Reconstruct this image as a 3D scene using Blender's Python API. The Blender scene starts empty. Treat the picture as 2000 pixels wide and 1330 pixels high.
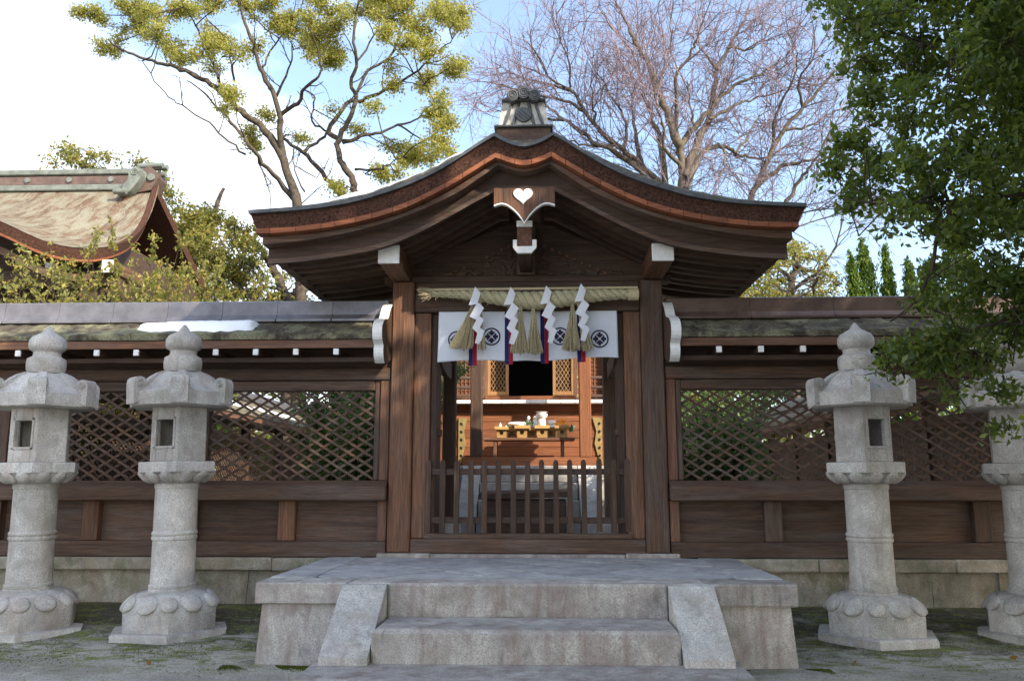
import bpy, bmesh, math, random
import numpy as np
from mathutils import Vector, Matrix, Quaternion
sc = bpy.context.scene
COL = sc.collection
R = math.radians
# ------------------------------------------------------------------ camera
cam = bpy.data.cameras.new('camera'); camo = bpy.data.objects.new('camera', cam); COL.objects.link(camo)
camo.location = (0.17, 0, 1.40); camo.rotation_euler = (R(90 + 9.78), 0, R(2.16))
cam.sensor_width = 36; cam.lens = 36 * 1590 / 2000; cam.clip_end = 3000; cam.clip_start = 0.05
sc.camera = camo
# ------------------------------------------------------------------ light
SUN_AZ, SUN_EL = 48.0, 31.0          # degrees to the right of straight behind the camera, height
S = Vector((math.sin(R(SUN_AZ)) * math.cos(R(SUN_EL)), -math.cos(R(SUN_AZ)) * math.cos(R(SUN_EL)), math.sin(R(SUN_EL))))
sl = bpy.data.lights.new('sun', 'SUN'); sl.energy = 3.2; sl.angle = R(0.53); sl.color = (1.0, 0.88, 0.72)
so = bpy.data.objects.new('sun', sl); COL.objects.link(so); so.location = S * 60
so.rotation_euler = S.to_track_quat('Z', 'Y').to_euler()
w = bpy.data.worlds.new('World'); sc.world = w; w.use_nodes = True
nt = w.node_tree; N = nt.nodes; N.clear()
def wn(t, **k):
    n = N.new(t)
    for a, b in k.items(): setattr(n, a, b)
    return n
sky = wn('ShaderNodeTexSky', sky_type='NISHITA', sun_disc=False)
sky.sun_elevation = R(SUN_EL); sky.sun_rotation = R(180 - SUN_AZ); sky.air_density = 1.0; sky.dust_density = 1.5; sky.ozone_density = 1.6
tc = wn('ShaderNodeTexCoord'); mp = wn('ShaderNodeMapping'); mp.inputs['Scale'].default_value = (1.6, 1.6, 3.4); mp.inputs['Location'].default_value = (3.1, 0.4, 0.3)
no = wn('ShaderNodeTexNoise'); no.inputs['Scale'].default_value = 1.7; no.inputs['Detail'].default_value = 9; no.inputs['Roughness'].default_value = 0.56
sx = wn('ShaderNodeSeparateXYZ'); ma = wn('ShaderNodeMath', operation='MULTIPLY_ADD'); ma.inputs[1].default_value = -0.42
mz = wn('ShaderNodeMath', operation='MULTIPLY_ADD'); mz.inputs[1].default_value = -0.30
cr = wn('ShaderNodeValToRGB'); cr.color_ramp.elements[0].position = 0.40; cr.color_ramp.elements[1].position = 0.66; cr.color_ramp.elements[0].color = (.07, .07, .07, 1)
mx = wn('ShaderNodeMixRGB'); mx.inputs['Color2'].default_value = (4.6, 4.75, 5.0, 1)
bg = wn('ShaderNodeBackground'); bg.inputs['Strength'].default_value = 0.15; wo = wn('ShaderNodeOutputWorld')
L = nt.links.new
L(tc.outputs['Generated'], mp.inputs['Vector']); L(mp.outputs['Vector'], no.inputs['Vector']); L(tc.outputs['Generated'], sx.inputs[0])
L(sx.outputs['X'], ma.inputs[0]); L(no.outputs['Fac'], ma.inputs[2]); L(sx.outputs['Z'], mz.inputs[0]); L(ma.outputs[0], mz.inputs[2])
L(mz.outputs[0], cr.inputs['Fac']); L(cr.outputs['Color'], mx.inputs['Fac']); L(sky.outputs['Color'], mx.inputs['Color1'])
L(mx.outputs['Color'], bg.inputs['Color']); L(bg.outputs[0], wo.inputs['Surface'])
vs = sc.view_settings; vs.view_transform = 'Standard'; vs.look = 'None'; vs.gamma = 1; vs.use_curve_mapping = False; vs.exposure = 1.50
sc.cycles.use_denoising = True; sc.cycles.max_bounces = 7; sc.cycles.diffuse_bounces = 4; sc.cycles.transparent_max_bounces = 6
rnd = random.Random(11); nr = np.random.default_rng(7)

# ------------------------------------------------------------------ helpers
def tag(o, label=None, cat=None, group=None, kind=None):
    if label: o['label'] = label
    if cat: o['category'] = cat
    if group: o['group'] = group
    if kind: o['kind'] = kind
    return o
def empty(name, loc, label, cat, group=None, rz=0):
    o = bpy.data.objects.new(name, None); COL.objects.link(o); o.location = loc; o.rotation_euler = (0, 0, rz); o.empty_display_size = .2
    return tag(o, label, cat, group)
def link(o, parent, local=False):
    COL.objects.link(o)
    if parent is not None:
        o.parent = parent
        if not local and parent.type == 'EMPTY': o.matrix_parent_inverse = Matrix.Translation(-parent.location)
    return o
def obj(name, me, m, parent=None, local=False):
    if m is not None and not me.materials: me.materials.append(m)
    return link(bpy.data.objects.new(name, me), parent, local)
def copy_tree(o, parent=None):
    c = o.copy(); COL.objects.link(c)
    if parent is not None: c.parent = parent
    for ch in [x for x in o.children]: copy_tree(ch, c)
    return c
class MB:
    def __init__(s): s.v = []; s.f = []
    def add(s, vs_, fs):
        b = len(s.v); s.v += [tuple(p) for p in vs_]; s.f += [tuple(b + i for i in f) for f in fs]; return s
    def box(s, c, d, bev=0, rot=None):
        hx, hy, hz = d[0] / 2, d[1] / 2, d[2] / 2; c = Vector(c)
        T = (lambda p: c + rot @ Vector(p)) if rot is not None else (lambda p: c + Vector(p))
        if bev <= 0:
            return s.add([T((a * hx, b * hy, e * hz)) for a in (-1, 1) for b in (-1, 1) for e in (-1, 1)],
                  [(0, 1, 3, 2), (4, 6, 7, 5), (0, 4, 5, 1), (2, 3, 7, 6), (0, 2, 6, 4), (1, 5, 7, 3)])
        bev = min(bev, hx * .9, hy * .9, hz * .9); V = []; ix = {}
        for a in (-1, 1):
            for b in (-1, 1):
                for e in (-1, 1):
                    for ax in range(3):
                        q = [a * (hx - bev), b * (hy - bev), e * (hz - bev)]; q[ax] = (a, b, e)[ax] * (hx, hy, hz)[ax]
                        ix[(a, b, e, ax)] = len(V); V.append(T(q))
        F = []
        for ax in range(3):
            o1, o2 = [i for i in range(3) if i != ax]
            for sg in (-1, 1):
                q = []
                for (u, t) in ((-1, -1), (1, -1), (1, 1), (-1, 1)):
                    k = [0, 0, 0]; k[ax] = sg; k[o1] = u; k[o2] = t; q.append(ix[(*k, ax)])
                F.append(q if sg * (1 if ax != 1 else -1) > 0 else q[::-1])
        for ax in range(3):
            o1, o2 = [i for i in range(3) if i != ax]
            for u in (-1, 1):
                for t in (-1, 1):
                    k0 = [0, 0, 0]; k0[o1] = u; k0[o2] = t; k1 = list(k0); k0[ax] = -1; k1[ax] = 1
                    F.append([ix[(*k0, o1)], ix[(*k1, o1)], ix[(*k1, o2)], ix[(*k0, o2)]])
        for a in (-1, 1):
            for b in (-1, 1):
                for e in (-1, 1): F.append([ix[(a, b, e, 0)], ix[(a, b, e, 1)], ix[(a, b, e, 2)]])
        return s.add(V, F)
    def mm(s, x0, x1, y0, y1, z0, z1, bev=0):
        if x0 > x1: x0, x1 = x1, x0
        return s.box(((x0 + x1) / 2, (y0 + y1) / 2, (z0 + z1) / 2), (x1 - x0, y1 - y0, z1 - z0), bev)
    def prism(s, poly, plane, a0, a1):
        n = len(poly)
        mk = {'xz': lambda u, v, a: (u, a, v), 'yz': lambda u, v, a: (a, u, v), 'xy': lambda u, v, a: (u, v, a)}[plane]
        return s.add([mk(u, v, a0) for u, v in poly] + [mk(u, v, a1) for u, v in poly],
              [tuple(range(n))[::-1], tuple(range(n, 2 * n))] + [(i, (i + 1) % n, n + (i + 1) % n, n + i) for i in range(n)])
    def strip(s, xt, zt, xb, zb, y0, y1):
        """slab between an upper and a lower curve (x, z), extruded from y0 to y1"""
        n = len(xt); V = []
        for y in (y0, y1): V += [(a, y, b) for a, b in zip(xt, zt)] + [(a, y, b) for a, b in zip(xb, zb)]
        F = []
        for i in range(n - 1):
            F += [(i, n + i, n + i + 1, i + 1), (2 * n + i, 2 * n + i + 1, 3 * n + i + 1, 3 * n + i), (i, i + 1, 2 * n + i + 1, 2 * n + i), (n + i, 3 * n + i, 3 * n + i + 1, n + i + 1)]
        F += [(0, 2 * n, 3 * n, n), (n - 1, 2 * n - 1, 4 * n - 1, 3 * n - 1)]
        return s.add(V, F)
    def tube(s, pts, rad, n=8, cap=True):
        P = [Vector(p) for p in pts]; V = []; m = len(P); u = None
        for i, p in enumerate(P):
            t = (P[min(i + 1, m - 1)] - P[max(i - 1, 0)]); t = t.normalized() if t.length > 1e-9 else Vector((0, 0, 1))
            if u is None: u = t.orthogonal().normalized()
            u = (u - t * u.dot(t)); u = u.normalized() if u.length > 1e-6 else t.orthogonal().normalized()
            q = t.cross(u); r = rad[i] if hasattr(rad, '__len__') else rad
            V += [p + (u * math.cos(2 * math.pi * k / n) + q * math.sin(2 * math.pi * k / n)) * r for k in range(n)]
        F = [(i * n + k, i * n + (k + 1) % n, (i + 1) * n + (k + 1) % n, (i + 1) * n + k) for i in range(m - 1) for k in range(n)]
        if cap: F += [tuple(range(n))[::-1], tuple((m - 1) * n + k for k in range(n))]
        return s.add(V, F)
    def lathe(s, prof, n=24, c=(0, 0, 0), a0=0.0, cap=True):
        V = [(c[0] + r * math.cos(a0 + 2 * math.pi * k / n), c[1] + r * math.sin(a0 + 2 * math.pi * k / n), c[2] + z) for r, z in prof for k in range(n)]; m = len(prof)
        F = [(i * n + k, i * n + (k + 1) % n, (i + 1) * n + (k + 1) % n, (i + 1) * n + k) for i in range(m - 1) for k in range(n)]
        if cap: F += [tuple(range(n))[::-1], tuple((m - 1) * n + k for k in range(n))]
        return s.add(V, F)
    def ell(s, c, r, rot=None, nu=10, nv=6):
        V = []; c = Vector(c)
        for j in range(nv + 1):
            ph = math.pi * j / nv
            for i in range(nu):
                th = 2 * math.pi * i / nu; p = Vector((r[0] * math.sin(ph) * math.cos(th), r[1] * math.sin(ph) * math.sin(th), r[2] * math.cos(ph)))
                V.append(c + (rot @ p if rot is not None else p))
        return s.add(V, [(j * nu + i, (j + 1) * nu + i, (j + 1) * nu + (i + 1) % nu, j * nu + (i + 1) % nu) for j in range(nv) for i in range(nu)])
    def jitter(s, a, seed=1, zkeep=False):
        g = random.Random(seed); cache = {}
        for i, p in enumerate(s.v):
            k = (round(p[0], 4), round(p[1], 4), round(p[2], 4))
            if k not in cache: cache[k] = (g.uniform(-a, a), g.uniform(-a, a), 0 if zkeep else g.uniform(-a, a))
            d = cache[k]; s.v[i] = (p[0] + d[0], p[1] + d[1], p[2] + d[2])
        return s
    def mesh(s, name='m', smooth=None):
        me = bpy.data.meshes.new(name); me.from_pydata(s.v, [], s.f)
        bm = bmesh.new(); bm.from_mesh(me); bmesh.ops.recalc_face_normals(bm, faces=bm.faces[:]); bm.to_mesh(me); bm.free()
        if smooth is not None:
            me.polygons.foreach_set('use_smooth', [True] * len(me.polygons)); me.set_sharp_from_angle(angle=R(smooth))
        me.update(); return me
    def build(s, name, m, parent=None, smooth=None, local=False):
        return obj(name, s.mesh(name, smooth), m, parent, local)
def BX(name, m, parent, x0, x1, y0, y1, z0, z1, bev=.006):
    return MB().mm(x0, x1, y0, y1, z0, z1, bev).build(name, m, parent)
def npmesh(name, V, k, smooth=False):
    """V: (n, k, 3) faces that share no vertices, or (verts, faces)"""
    me = bpy.data.meshes.new(name)
    if isinstance(V, tuple): vv, ff = V
    else: vv = V.reshape(-1, 3); ff = np.arange(len(vv)).reshape(-1, k)
    me.vertices.add(len(vv)); me.vertices.foreach_set('co', np.ascontiguousarray(vv, dtype=np.float32).ravel())
    nf = len(ff); me.loops.add(nf * k); me.loops.foreach_set('vertex_index', np.ascontiguousarray(ff, dtype=np.int32).ravel())
    me.polygons.add(nf); me.polygons.foreach_set('loop_start', np.arange(0, nf * k, k, dtype=np.int32)); me.polygons.foreach_set('loop_total', np.full(nf, k, dtype=np.int32))
    me.update(calc_edges=True); me.validate()
    if smooth: me.polygons.foreach_set('use_smooth', [True] * nf)
    return me
def segs_mesh(name, S_):
    """many thin three-sided twigs from (p0, p1, r0, r1)"""
    A = np.array([s[0] for s in S_], float); B = np.array([s[1] for s in S_], float); r0 = np.array([s[2] for s in S_])[:, None]; r1 = np.array([s[3] for s in S_])[:, None]
    t = B - A; t /= np.linalg.norm(t, axis=1, keepdims=True) + 1e-9
    h = np.where(np.abs(t[:, 2:3]) < .9, np.array([[0, 0, 1.]]), np.array([[1., 0, 0]])); u = np.cross(t, h); u /= np.linalg.norm(u, axis=1, keepdims=True); q = np.cross(t, u)
    V = []
    for P, r in ((A, r0), (B, r1)):
        for k in range(3):
            a = 2 * math.pi * k / 3; V.append(P + (u * math.cos(a) + q * math.sin(a)) * r)
    V = np.stack(V, 1); n = len(A); base = (np.arange(n) * 6)[:, None]
    F = np.concatenate([base + np.array([[k, (k + 1) % 3, 3 + (k + 1) % 3, 3 + k]]) for k in range(3)], 0)
    return npmesh(name, (V.reshape(-1, 3), F), 4, True)
def leaf_mesh(name, C, size, ratio=.5, up=.3, droop=0., fold=.25, g=nr, var=.35):
    """folded diamond leaves at the points C"""
    n = len(C); d = g.normal(size=(n, 3)); d[:, 2] += up - droop; d /= np.linalg.norm(d, axis=1, keepdims=True)
    h = g.normal(size=(n, 3)); u = np.cross(d, h); u /= np.linalg.norm(u, axis=1, keepdims=True); q = np.cross(d, u)
    s = size * (1 + g.uniform(-var, var, (n, 1))); wd = s * ratio * .5
    p0 = C - d * s * .5; p2 = C + d * s * .5; m = C + d * s * .02
    a = m + u * wd + q * wd * fold * 2; b = m - u * wd + q * wd * fold * 2
    V = np.stack([p0, a, p2, b], 1); base = (np.arange(n) * 4)[:, None]
    F = np.concatenate([base + np.array([[0, 1, 2]]), base + np.array([[0, 2, 3]])], 0)
    return npmesh(name, (V.reshape(-1, 3), F), 3)

# ------------------------------------------------------------------ materials
class M:
    def __init__(s, name, rough=.7, spec=.3):
        s.m = bpy.data.materials.new(name); s.m.use_nodes = True; s.t = s.m.node_tree; s.b = s.t.nodes['Principled BSDF']
        s.b.inputs['Roughness'].default_value = rough; s.b.inputs['Specular IOR Level'].default_value = spec
    def n(s, typ, **k):
        x = s.t.nodes.new(typ)
        for a, b in k.items():
            if a.startswith('i_'): x.inputs[a[2:].replace('_', ' ')].default_value = b
            else: setattr(x, a, b)
        return x
    def l(s, a, b): s.t.links.new(a, b)
    def pos(s, scale=(1, 1, 1)):
        g = s.n('ShaderNodeNewGeometry'); p = s.n('ShaderNodeMapping'); p.inputs['Scale'].default_value = scale; s.l(g.outputs['Position'], p.inputs['Vector']); return p.outputs['Vector']
    def noise(s, v, scale, detail=4, rough=.55, dist=0):
        x = s.n('ShaderNodeTexNoise', i_Scale=scale, i_Detail=detail, i_Roughness=rough, i_Distortion=dist); s.l(v, x.inputs['Vector']); return x.outputs['Fac']
    def ramp(s, f, stops):
        x = s.n('ShaderNodeValToRGB'); e = x.color_ramp.elements
        while len(e) < len(stops): e.new(.5)
        for el, (p, c) in zip(e, stops): el.position = p; el.color = (*c, 1) if hasattr(c, '__len__') else (c, c, c, 1)
        s.l(f, x.inputs['Fac']); return x.outputs['Color']
    def mix(s, f, a, b, blend='MIX'):
        x = s.n('ShaderNodeMixRGB', blend_type=blend)
        for val, key in ((f, 'Fac'), (a, 'Color1'), (b, 'Color2')):
            if hasattr(val, 'is_linked') or hasattr(val, 'node'): s.l(val, x.inputs[key])
            elif key == 'Fac': x.inputs[key].default_value = val
            else: x.inputs[key].default_value = (*val, 1) if hasattr(val, '__len__') else (val, val, val, 1)
        return x.outputs['Color']
    def math(s, op, a, b=0.):
        x = s.n('ShaderNodeMath', operation=op)
        for i, val in enumerate((a, b)):
            if hasattr(val, 'node'): s.l(val, x.inputs[i])
            else: x.inputs[i].default_value = val
        return x.outputs[0]
    def bump(s, h, st=.3, d=.01):
        x = s.n('ShaderNodeBump', i_Strength=st, i_Distance=d); s.l(h, x.inputs['Height']); s.l(x.outputs[0], s.b.inputs['Normal'])
    def out(s, c): 
        s.l(c, s.b.inputs['Base Color']); return s.m
def wood(name, axis, c0, c1, grey=(.14, .128, .118), gf=.55, rough=.66):
    m = M(name, rough, .3); sc_ = [26, 26, 26]; sc_[axis] = 1.1; v = m.pos(sc_); f = m.noise(v, 1.0, 6, .62, .6)
    col = m.ramp(f, [(.30, c0), (.66, c1)])
    sc2 = [90, 90, 90]; sc2[axis] = 2.2; f2 = m.noise(m.pos(sc2), 1.0, 3, .6); col = m.mix(m.ramp(f2, [(.35, .45), (.62, 0.)]), col, tuple(x * .45 for x in c0))
    s3 = [6, 6, 6]; s3[axis] = 1.3; f3 = m.noise(m.pos(s3), 1., 7, .68, .5); col = m.mix(m.ramp(f3, [(.44, 0.), (.70, gf)]), col, grey); s4 = [150, 150, 150]; s4[axis] = 5; f4 = m.noise(m.pos(s4), 1., 2, .6); col = m.mix(m.ramp(f4, [(.36, .5), (.58, 0.)]), col, tuple(x * .4 for x in c0))
    oi = m.n('ShaderNodeObjectInfo'); k = m.math('MULTIPLY_ADD', oi.outputs['Random'], .45); k.node.inputs[2].default_value = .78
    col = m.mix(1., col, k, 'MULTIPLY'); m.bump(f2, .35, .004); return m.out(col)
def stone(name, base, dark, stain=.5, warm=(.30, .24, .20), moss=0., speck=1.):
    m = M(name, .88, .25); v = m.pos(); f = m.noise(v, 95, 3, .7); col = m.ramp(f, [(.30, tuple(x * (1 - .55 * speck) for x in base)), (.47, base), (.70, tuple(min(1, x * (1 + .42 * speck)) for x in base))])
    fm = m.noise(v, 4.2, 8, .68, .5); col = m.mix(m.ramp(fm, [(.34, .85), (.62, 0.)]), col, dark)
    st = m.noise(m.pos((7, 7, .9)), 1.0, 6, .65, .4); col = m.mix(m.ramp(st, [(.46, 0.), (.72, stain)]), col, warm)
    st2 = m.noise(m.pos((5, 5, 1.3)), 1.9, 6, .7, .8); col = m.mix(m.ramp(st2, [(.56, 0.), (.72, stain * .9)]), col, tuple(x * .28 for x in base))
    if moss > 0: col = m.mix(m.ramp(m.noise(v, 4.3, 7, .68), [(.50, 0.), (.66, moss)]), col, (.09, .11, .035))
    oi = m.n('ShaderNodeObjectInfo'); k = m.math('MULTIPLY_ADD', oi.outputs['Random'], .30); k.node.inputs[2].default_value = .85
    col = m.mix(1., col, k, 'MULTIPLY'); b = m.math('MULTIPLY_ADD', m.noise(v, 14, 5, .65), 2.2); m.l(f, b.node.inputs[2]); m.bump(b, .38, .006); return m.out(col)
def plain(name, c, rough=.6, var=.25, scale=9, spec=.3, bump=.1, metal=0.):
    m = M(name, rough, spec); m.b.inputs['Metallic'].default_value = metal; f = m.noise(m.pos(), scale, 6, .65)
    m.bump(m.noise(m.pos(), scale * 6, 3), bump, .004); return m.out(m.ramp(f, [(.3, tuple(x * (1 - var) for x in c)), (.7, tuple(min(1, x * (1 + var)) for x in c))]))
def leafmat(name, stops, rough=.45, spec=.4, trans=.35, tcol=(.25, .32, .05)):
    m = M(name, rough, spec); g = m.n('ShaderNodeNewGeometry'); c = m.ramp(g.outputs['Random Per Island'], stops)
    c = m.mix(m.ramp(m.noise(m.pos(), .9, 3), [(.35, .35), (.65, 0.)]), c, tuple(x * .55 for x in stops[0][1]))
    m.l(c, m.b.inputs['Base Color']); tr = m.n('ShaderNodeBsdfTranslucent'); tr.inputs['Color'].default_value = (*tcol, 1); ms = m.n('ShaderNodeMixShader'); ms.inputs[0].default_value = trans
    m.l(m.mix(.5, c, tcol), tr.inputs['Color']); m.l(m.b.outputs[0], ms.inputs[1]); m.l(tr.outputs[0], ms.inputs[2]); m.l(ms.outputs[0], m.t.nodes['Material Output'].inputs['Surface']); return m.m
DK, MD, RD = (.062, .037, .026), (.165, .092, .058), (.20, .090, .045)
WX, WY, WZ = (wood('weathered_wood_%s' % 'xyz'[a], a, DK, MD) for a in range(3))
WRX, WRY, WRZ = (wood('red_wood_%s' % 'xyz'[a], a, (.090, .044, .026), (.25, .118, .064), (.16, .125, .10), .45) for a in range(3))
WDX, WDY, WDZ = (wood('dark_wood_%s' % 'xyz'[a], a, (.050, .029, .020), (.125, .068, .043), (.09, .072, .06), .4) for a in range(3))
ORX, ORZ = (wood('orange_wood_%s' % 'xz'[i], a, (.16, .056, .023), (.30, .115, .048), (.20, .10, .055), .3) for i, a in enumerate((0, 2)))
GRANITE = stone('pale_granite', (.47, .46, .43), (.30, .285, .27), .55, (.33, .255, .22), .25, 1.15)
STEP = stone('stained_granite', (.42, .40, .37), (.23, .205, .19), .85, (.21, .15, .13), .2)
PAVE = stone('paving_granite', (.42, .42, .42), (.22, .22, .235), .5, (.32, .29, .26), 0, .7)
WALLST = stone('mossy_wall_stone', (.36, .33, .27), (.17, .155, .12), .6, (.26, .19, .12), .55)
MORTAR = plain('mortar', (.30, .29, .27), .9)
WHITE = plain('white_painted_wood', (.74, .74, .72), .6, .12, 24)
BLACK = plain('painted_interior_dark', (.012, .011, .010), .8, .3)  # near-black colour paints the darkness of unlit interiors and openings
BARK = plain('bark_layers', (.060, .030, .021), .95, .75, 40, .1, .9)
CUT = wood('cut_shingle_edge', 0, (.20, .060, .026), (.36, .125, .050), (.17, .08, .045), .6)
SNOW = plain('snow', (.93, .94, .96), .55, .03, 20, .4, .15)
TILE = plain('grey_ridge_tile', (.085, .09, .095), .6, .35, 16)
PLASTER = plain('stained_plaster', (.46, .45, .40), .9, .5, 12)
COPPER = plain('copper_sheet', (.15, .145, .16), .38, .3, 5, .5, .08, .35)
BRONZE = plain('brown_copper_sheet', (.125, .082, .066), .45, .35, 5, .5, .08, .3)
VERD = plain('patinated_copper', (.155, .172, .15), .6, .35, 7, .4, .15, .2)
GOLD = plain('gilt_fitting', (.42, .32, .13), .45, .3, 18, .5, .1, .6)
PALE = wood('pale_cypress_wood', 0, (.42, .24, .08), (.62, .40, .15), (.5, .32, .15), .2, .5)
TAN = wood('tan_cypress_wood', 2, (.26, .13, .05), (.42, .24, .10), (.32, .2, .1), .2, .5)
CERAMIC = plain('white_porcelain', (.82, .82, .80), .2, .04, 6, .5, .02)
FRUIT = plain('orange_peel', (.85, .30, .02), .45, .12, 30)
STRAW = plain('rice_straw', (.44, .40, .25), .8, .35, 60, .2, .5)
STRAW2 = plain('dry_straw', (.50, .43, .27), .8, .3, 50, .2, .3)
PAPER = plain('white_paper', (.80, .82, .88), .7, .03, 8, .2, .05)
CLOTH = plain('white_cotton', (.72, .75, .82), .9, .05, 6, .1, .15)
INK = plain('dark_printed_ink', (.035, .022, .05), .8, .2, 40)
NAVY = plain('navy_ribbon', (.012, .014, .10), .7, .15, 30); CRIM = plain('crimson_ribbon', (.33, .008, .03), .7, .15, 30)
TRUNK = plain('tree_bark', (.068, .056, .043), .95, .55, 9, .1, .9); TRUNKB = plain('pale_tree_bark', (.105, .088, .065), .95, .5, 7, .1, .9); TRUNKD = plain('dark_tree_bark', (.055, .045, .036), .95, .55, 9, .1, .9)
TWIG = plain('bare_twig', (.195, .152, .175), .9, .35, 3, .1, .3)
def roofskin(name, a, b, c, amt, sc_=(7, 2.2, 2.2), lsc=(1, 1, 1)):
    m = M(name, .95, .15); v = m.pos(); f = m.noise(m.pos(sc_), 1., 8, .7, .5); col = m.ramp(f, [(.36, a), (.52, b)])
    col = m.mix(m.ramp(m.noise(m.pos(lsc), 3.3, 9, .74, .6), [(.5 - amt * .12, 0.), (.60 - amt * .04, .9)]), col, c)
    h = m.noise(v, 55, 4, .7); col = m.mix(m.ramp(h, [(.3, .6), (.55, 0.)]), col, tuple(x * .3 for x in a)); m.bump(h, .9, .02); return m.out(col)
SKIN = roofskin('mossy_bark_roof', (.045, .035, .030), (.115, .10, .075), (.27, .27, .17), .2)
SKIN2 = roofskin('lichen_bark_roof', (.075, .038, .024), (.16, .11, .075), (.255, .25, .19), .7, (5, 1.2, 1.2), (1.5, .42, .42))
def groundmat():
    m = M('packed_sand', .95, .15); v = m.pos(); f = m.noise(v, 70, 5, .75); col = m.ramp(f, [(.28, (.32, .30, .255)), (.5, (.56, .535, .47)), (.72, (.74, .72, .66))])
    col = m.mix(m.ramp(m.noise(v, .9, 6, .62), [(.42, .55), (.62, 0.)]), col, (.19, .175, .15))
    sp = m.n('ShaderNodeSeparateXYZ'); m.l(v, sp.inputs[0]); y = m.math('MULTIPLY_ADD', sp.outputs['Y'], .42); y.node.inputs[2].default_value = -2.52
    y2 = m.math('MINIMUM', m.math('MAXIMUM', y, 0.), 1.); nf = m.noise(m.pos((1, 1.6, 1)), 2.3, 8, .7, .6); k = m.math('MULTIPLY_ADD', y2, .36); m.l(nf, k.node.inputs[2])
    dirt = m.ramp(k, [(.66, 0.), (.80, 1.)]); col = m.mix(dirt, col, m.ramp(m.noise(v, 24, 4, .7), [(.35, (.05, .042, .028)), (.7, (.12, .10, .07))]))
    ms = m.ramp(m.noise(m.pos((1, 2.0, 1)), 3.6, 9, .72, .7), [(.48, 0.), (.60, 1.)]); ms = m.mix(1., ms, m.ramp(y2, [(.02, .0), (.3, 1.)]), 'MULTIPLY')
    col = m.mix(ms, col, m.ramp(m.noise(v, 40, 4, .7), [(.3, (.07, .10, .016)), (.55, (.19, .24, .04)), (.8, (.38, .40, .10))]))
    gr_ = m.n('ShaderNodeTexVoronoi', i_Scale=55.); m.l(v, gr_.inputs['Vector']); col = m.mix(m.ramp(gr_.outputs['Distance'], [(.25, 0.), (.8, .35)]), col, (.14, .13, .105)); col = m.mix(m.ramp(m.noise(v, 22, 5, .75), [(.38, .35), (.52, 0.)]), col, (.22, .205, .17))
    h = m.math('ADD', f, m.noise(v, 9, 5, .7)); h = m.math('ADD', h, gr_.outputs['Distance']); m.bump(h, .8, .016); return m.out(col)
GROUND = groundmat()
GRAVEL = plain('white_gravel', (.60, .57, .52), .95, .3, 60, .2, .6)
L_CAMPHOR = leafmat('camphor_leaf', [(0, (.13, .165, .035)), (.5, (.27, .27, .055)), (.85, (.42, .36, .085)), (1, (.50, .42, .15))], .45, .35, .55, (.72, .68, .16))
L_OLIVE = leafmat('olive_leaf', [(0, (.10, .135, .032)), (.5, (.21, .22, .05)), (.85, (.36, .28, .075)), (1, (.42, .27, .07))], .5, .3, .5, (.52, .48, .11))
L_EVER = leafmat('glossy_evergreen_leaf', [(0, (.030, .066, .022)), (.6, (.085, .140, .032)), (1, (.20, .25, .05))], .32, .5, .5, (.42, .50, .05))
L_NAND = leafmat('nandina_leaf', [(0, (.05, .105, .04)), (.6, (.10, .18, .06)), (1, (.20, .27, .07))], .4, .4, .4, (.26, .38, .07))
L_CONI = leafmat('juniper_foliage', [(0, (.03, .07, .012)), (.6, (.09, .15, .02)), (1, (.19, .25, .035))], .6, .2, .25, (.16, .24, .02))
L_SHRUB = leafmat('yellow_green_leaf', [(0, (.12, .14, .035)), (.5, (.24, .23, .055)), (1, (.42, .36, .11))], .45, .35, .4, (.45, .42, .1))
MOSSM = leafmat('moss', [(0, (.04, .06, .010)), (.6, (.10, .125, .022)), (1, (.20, .21, .045))], .9, .1, .2)
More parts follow.
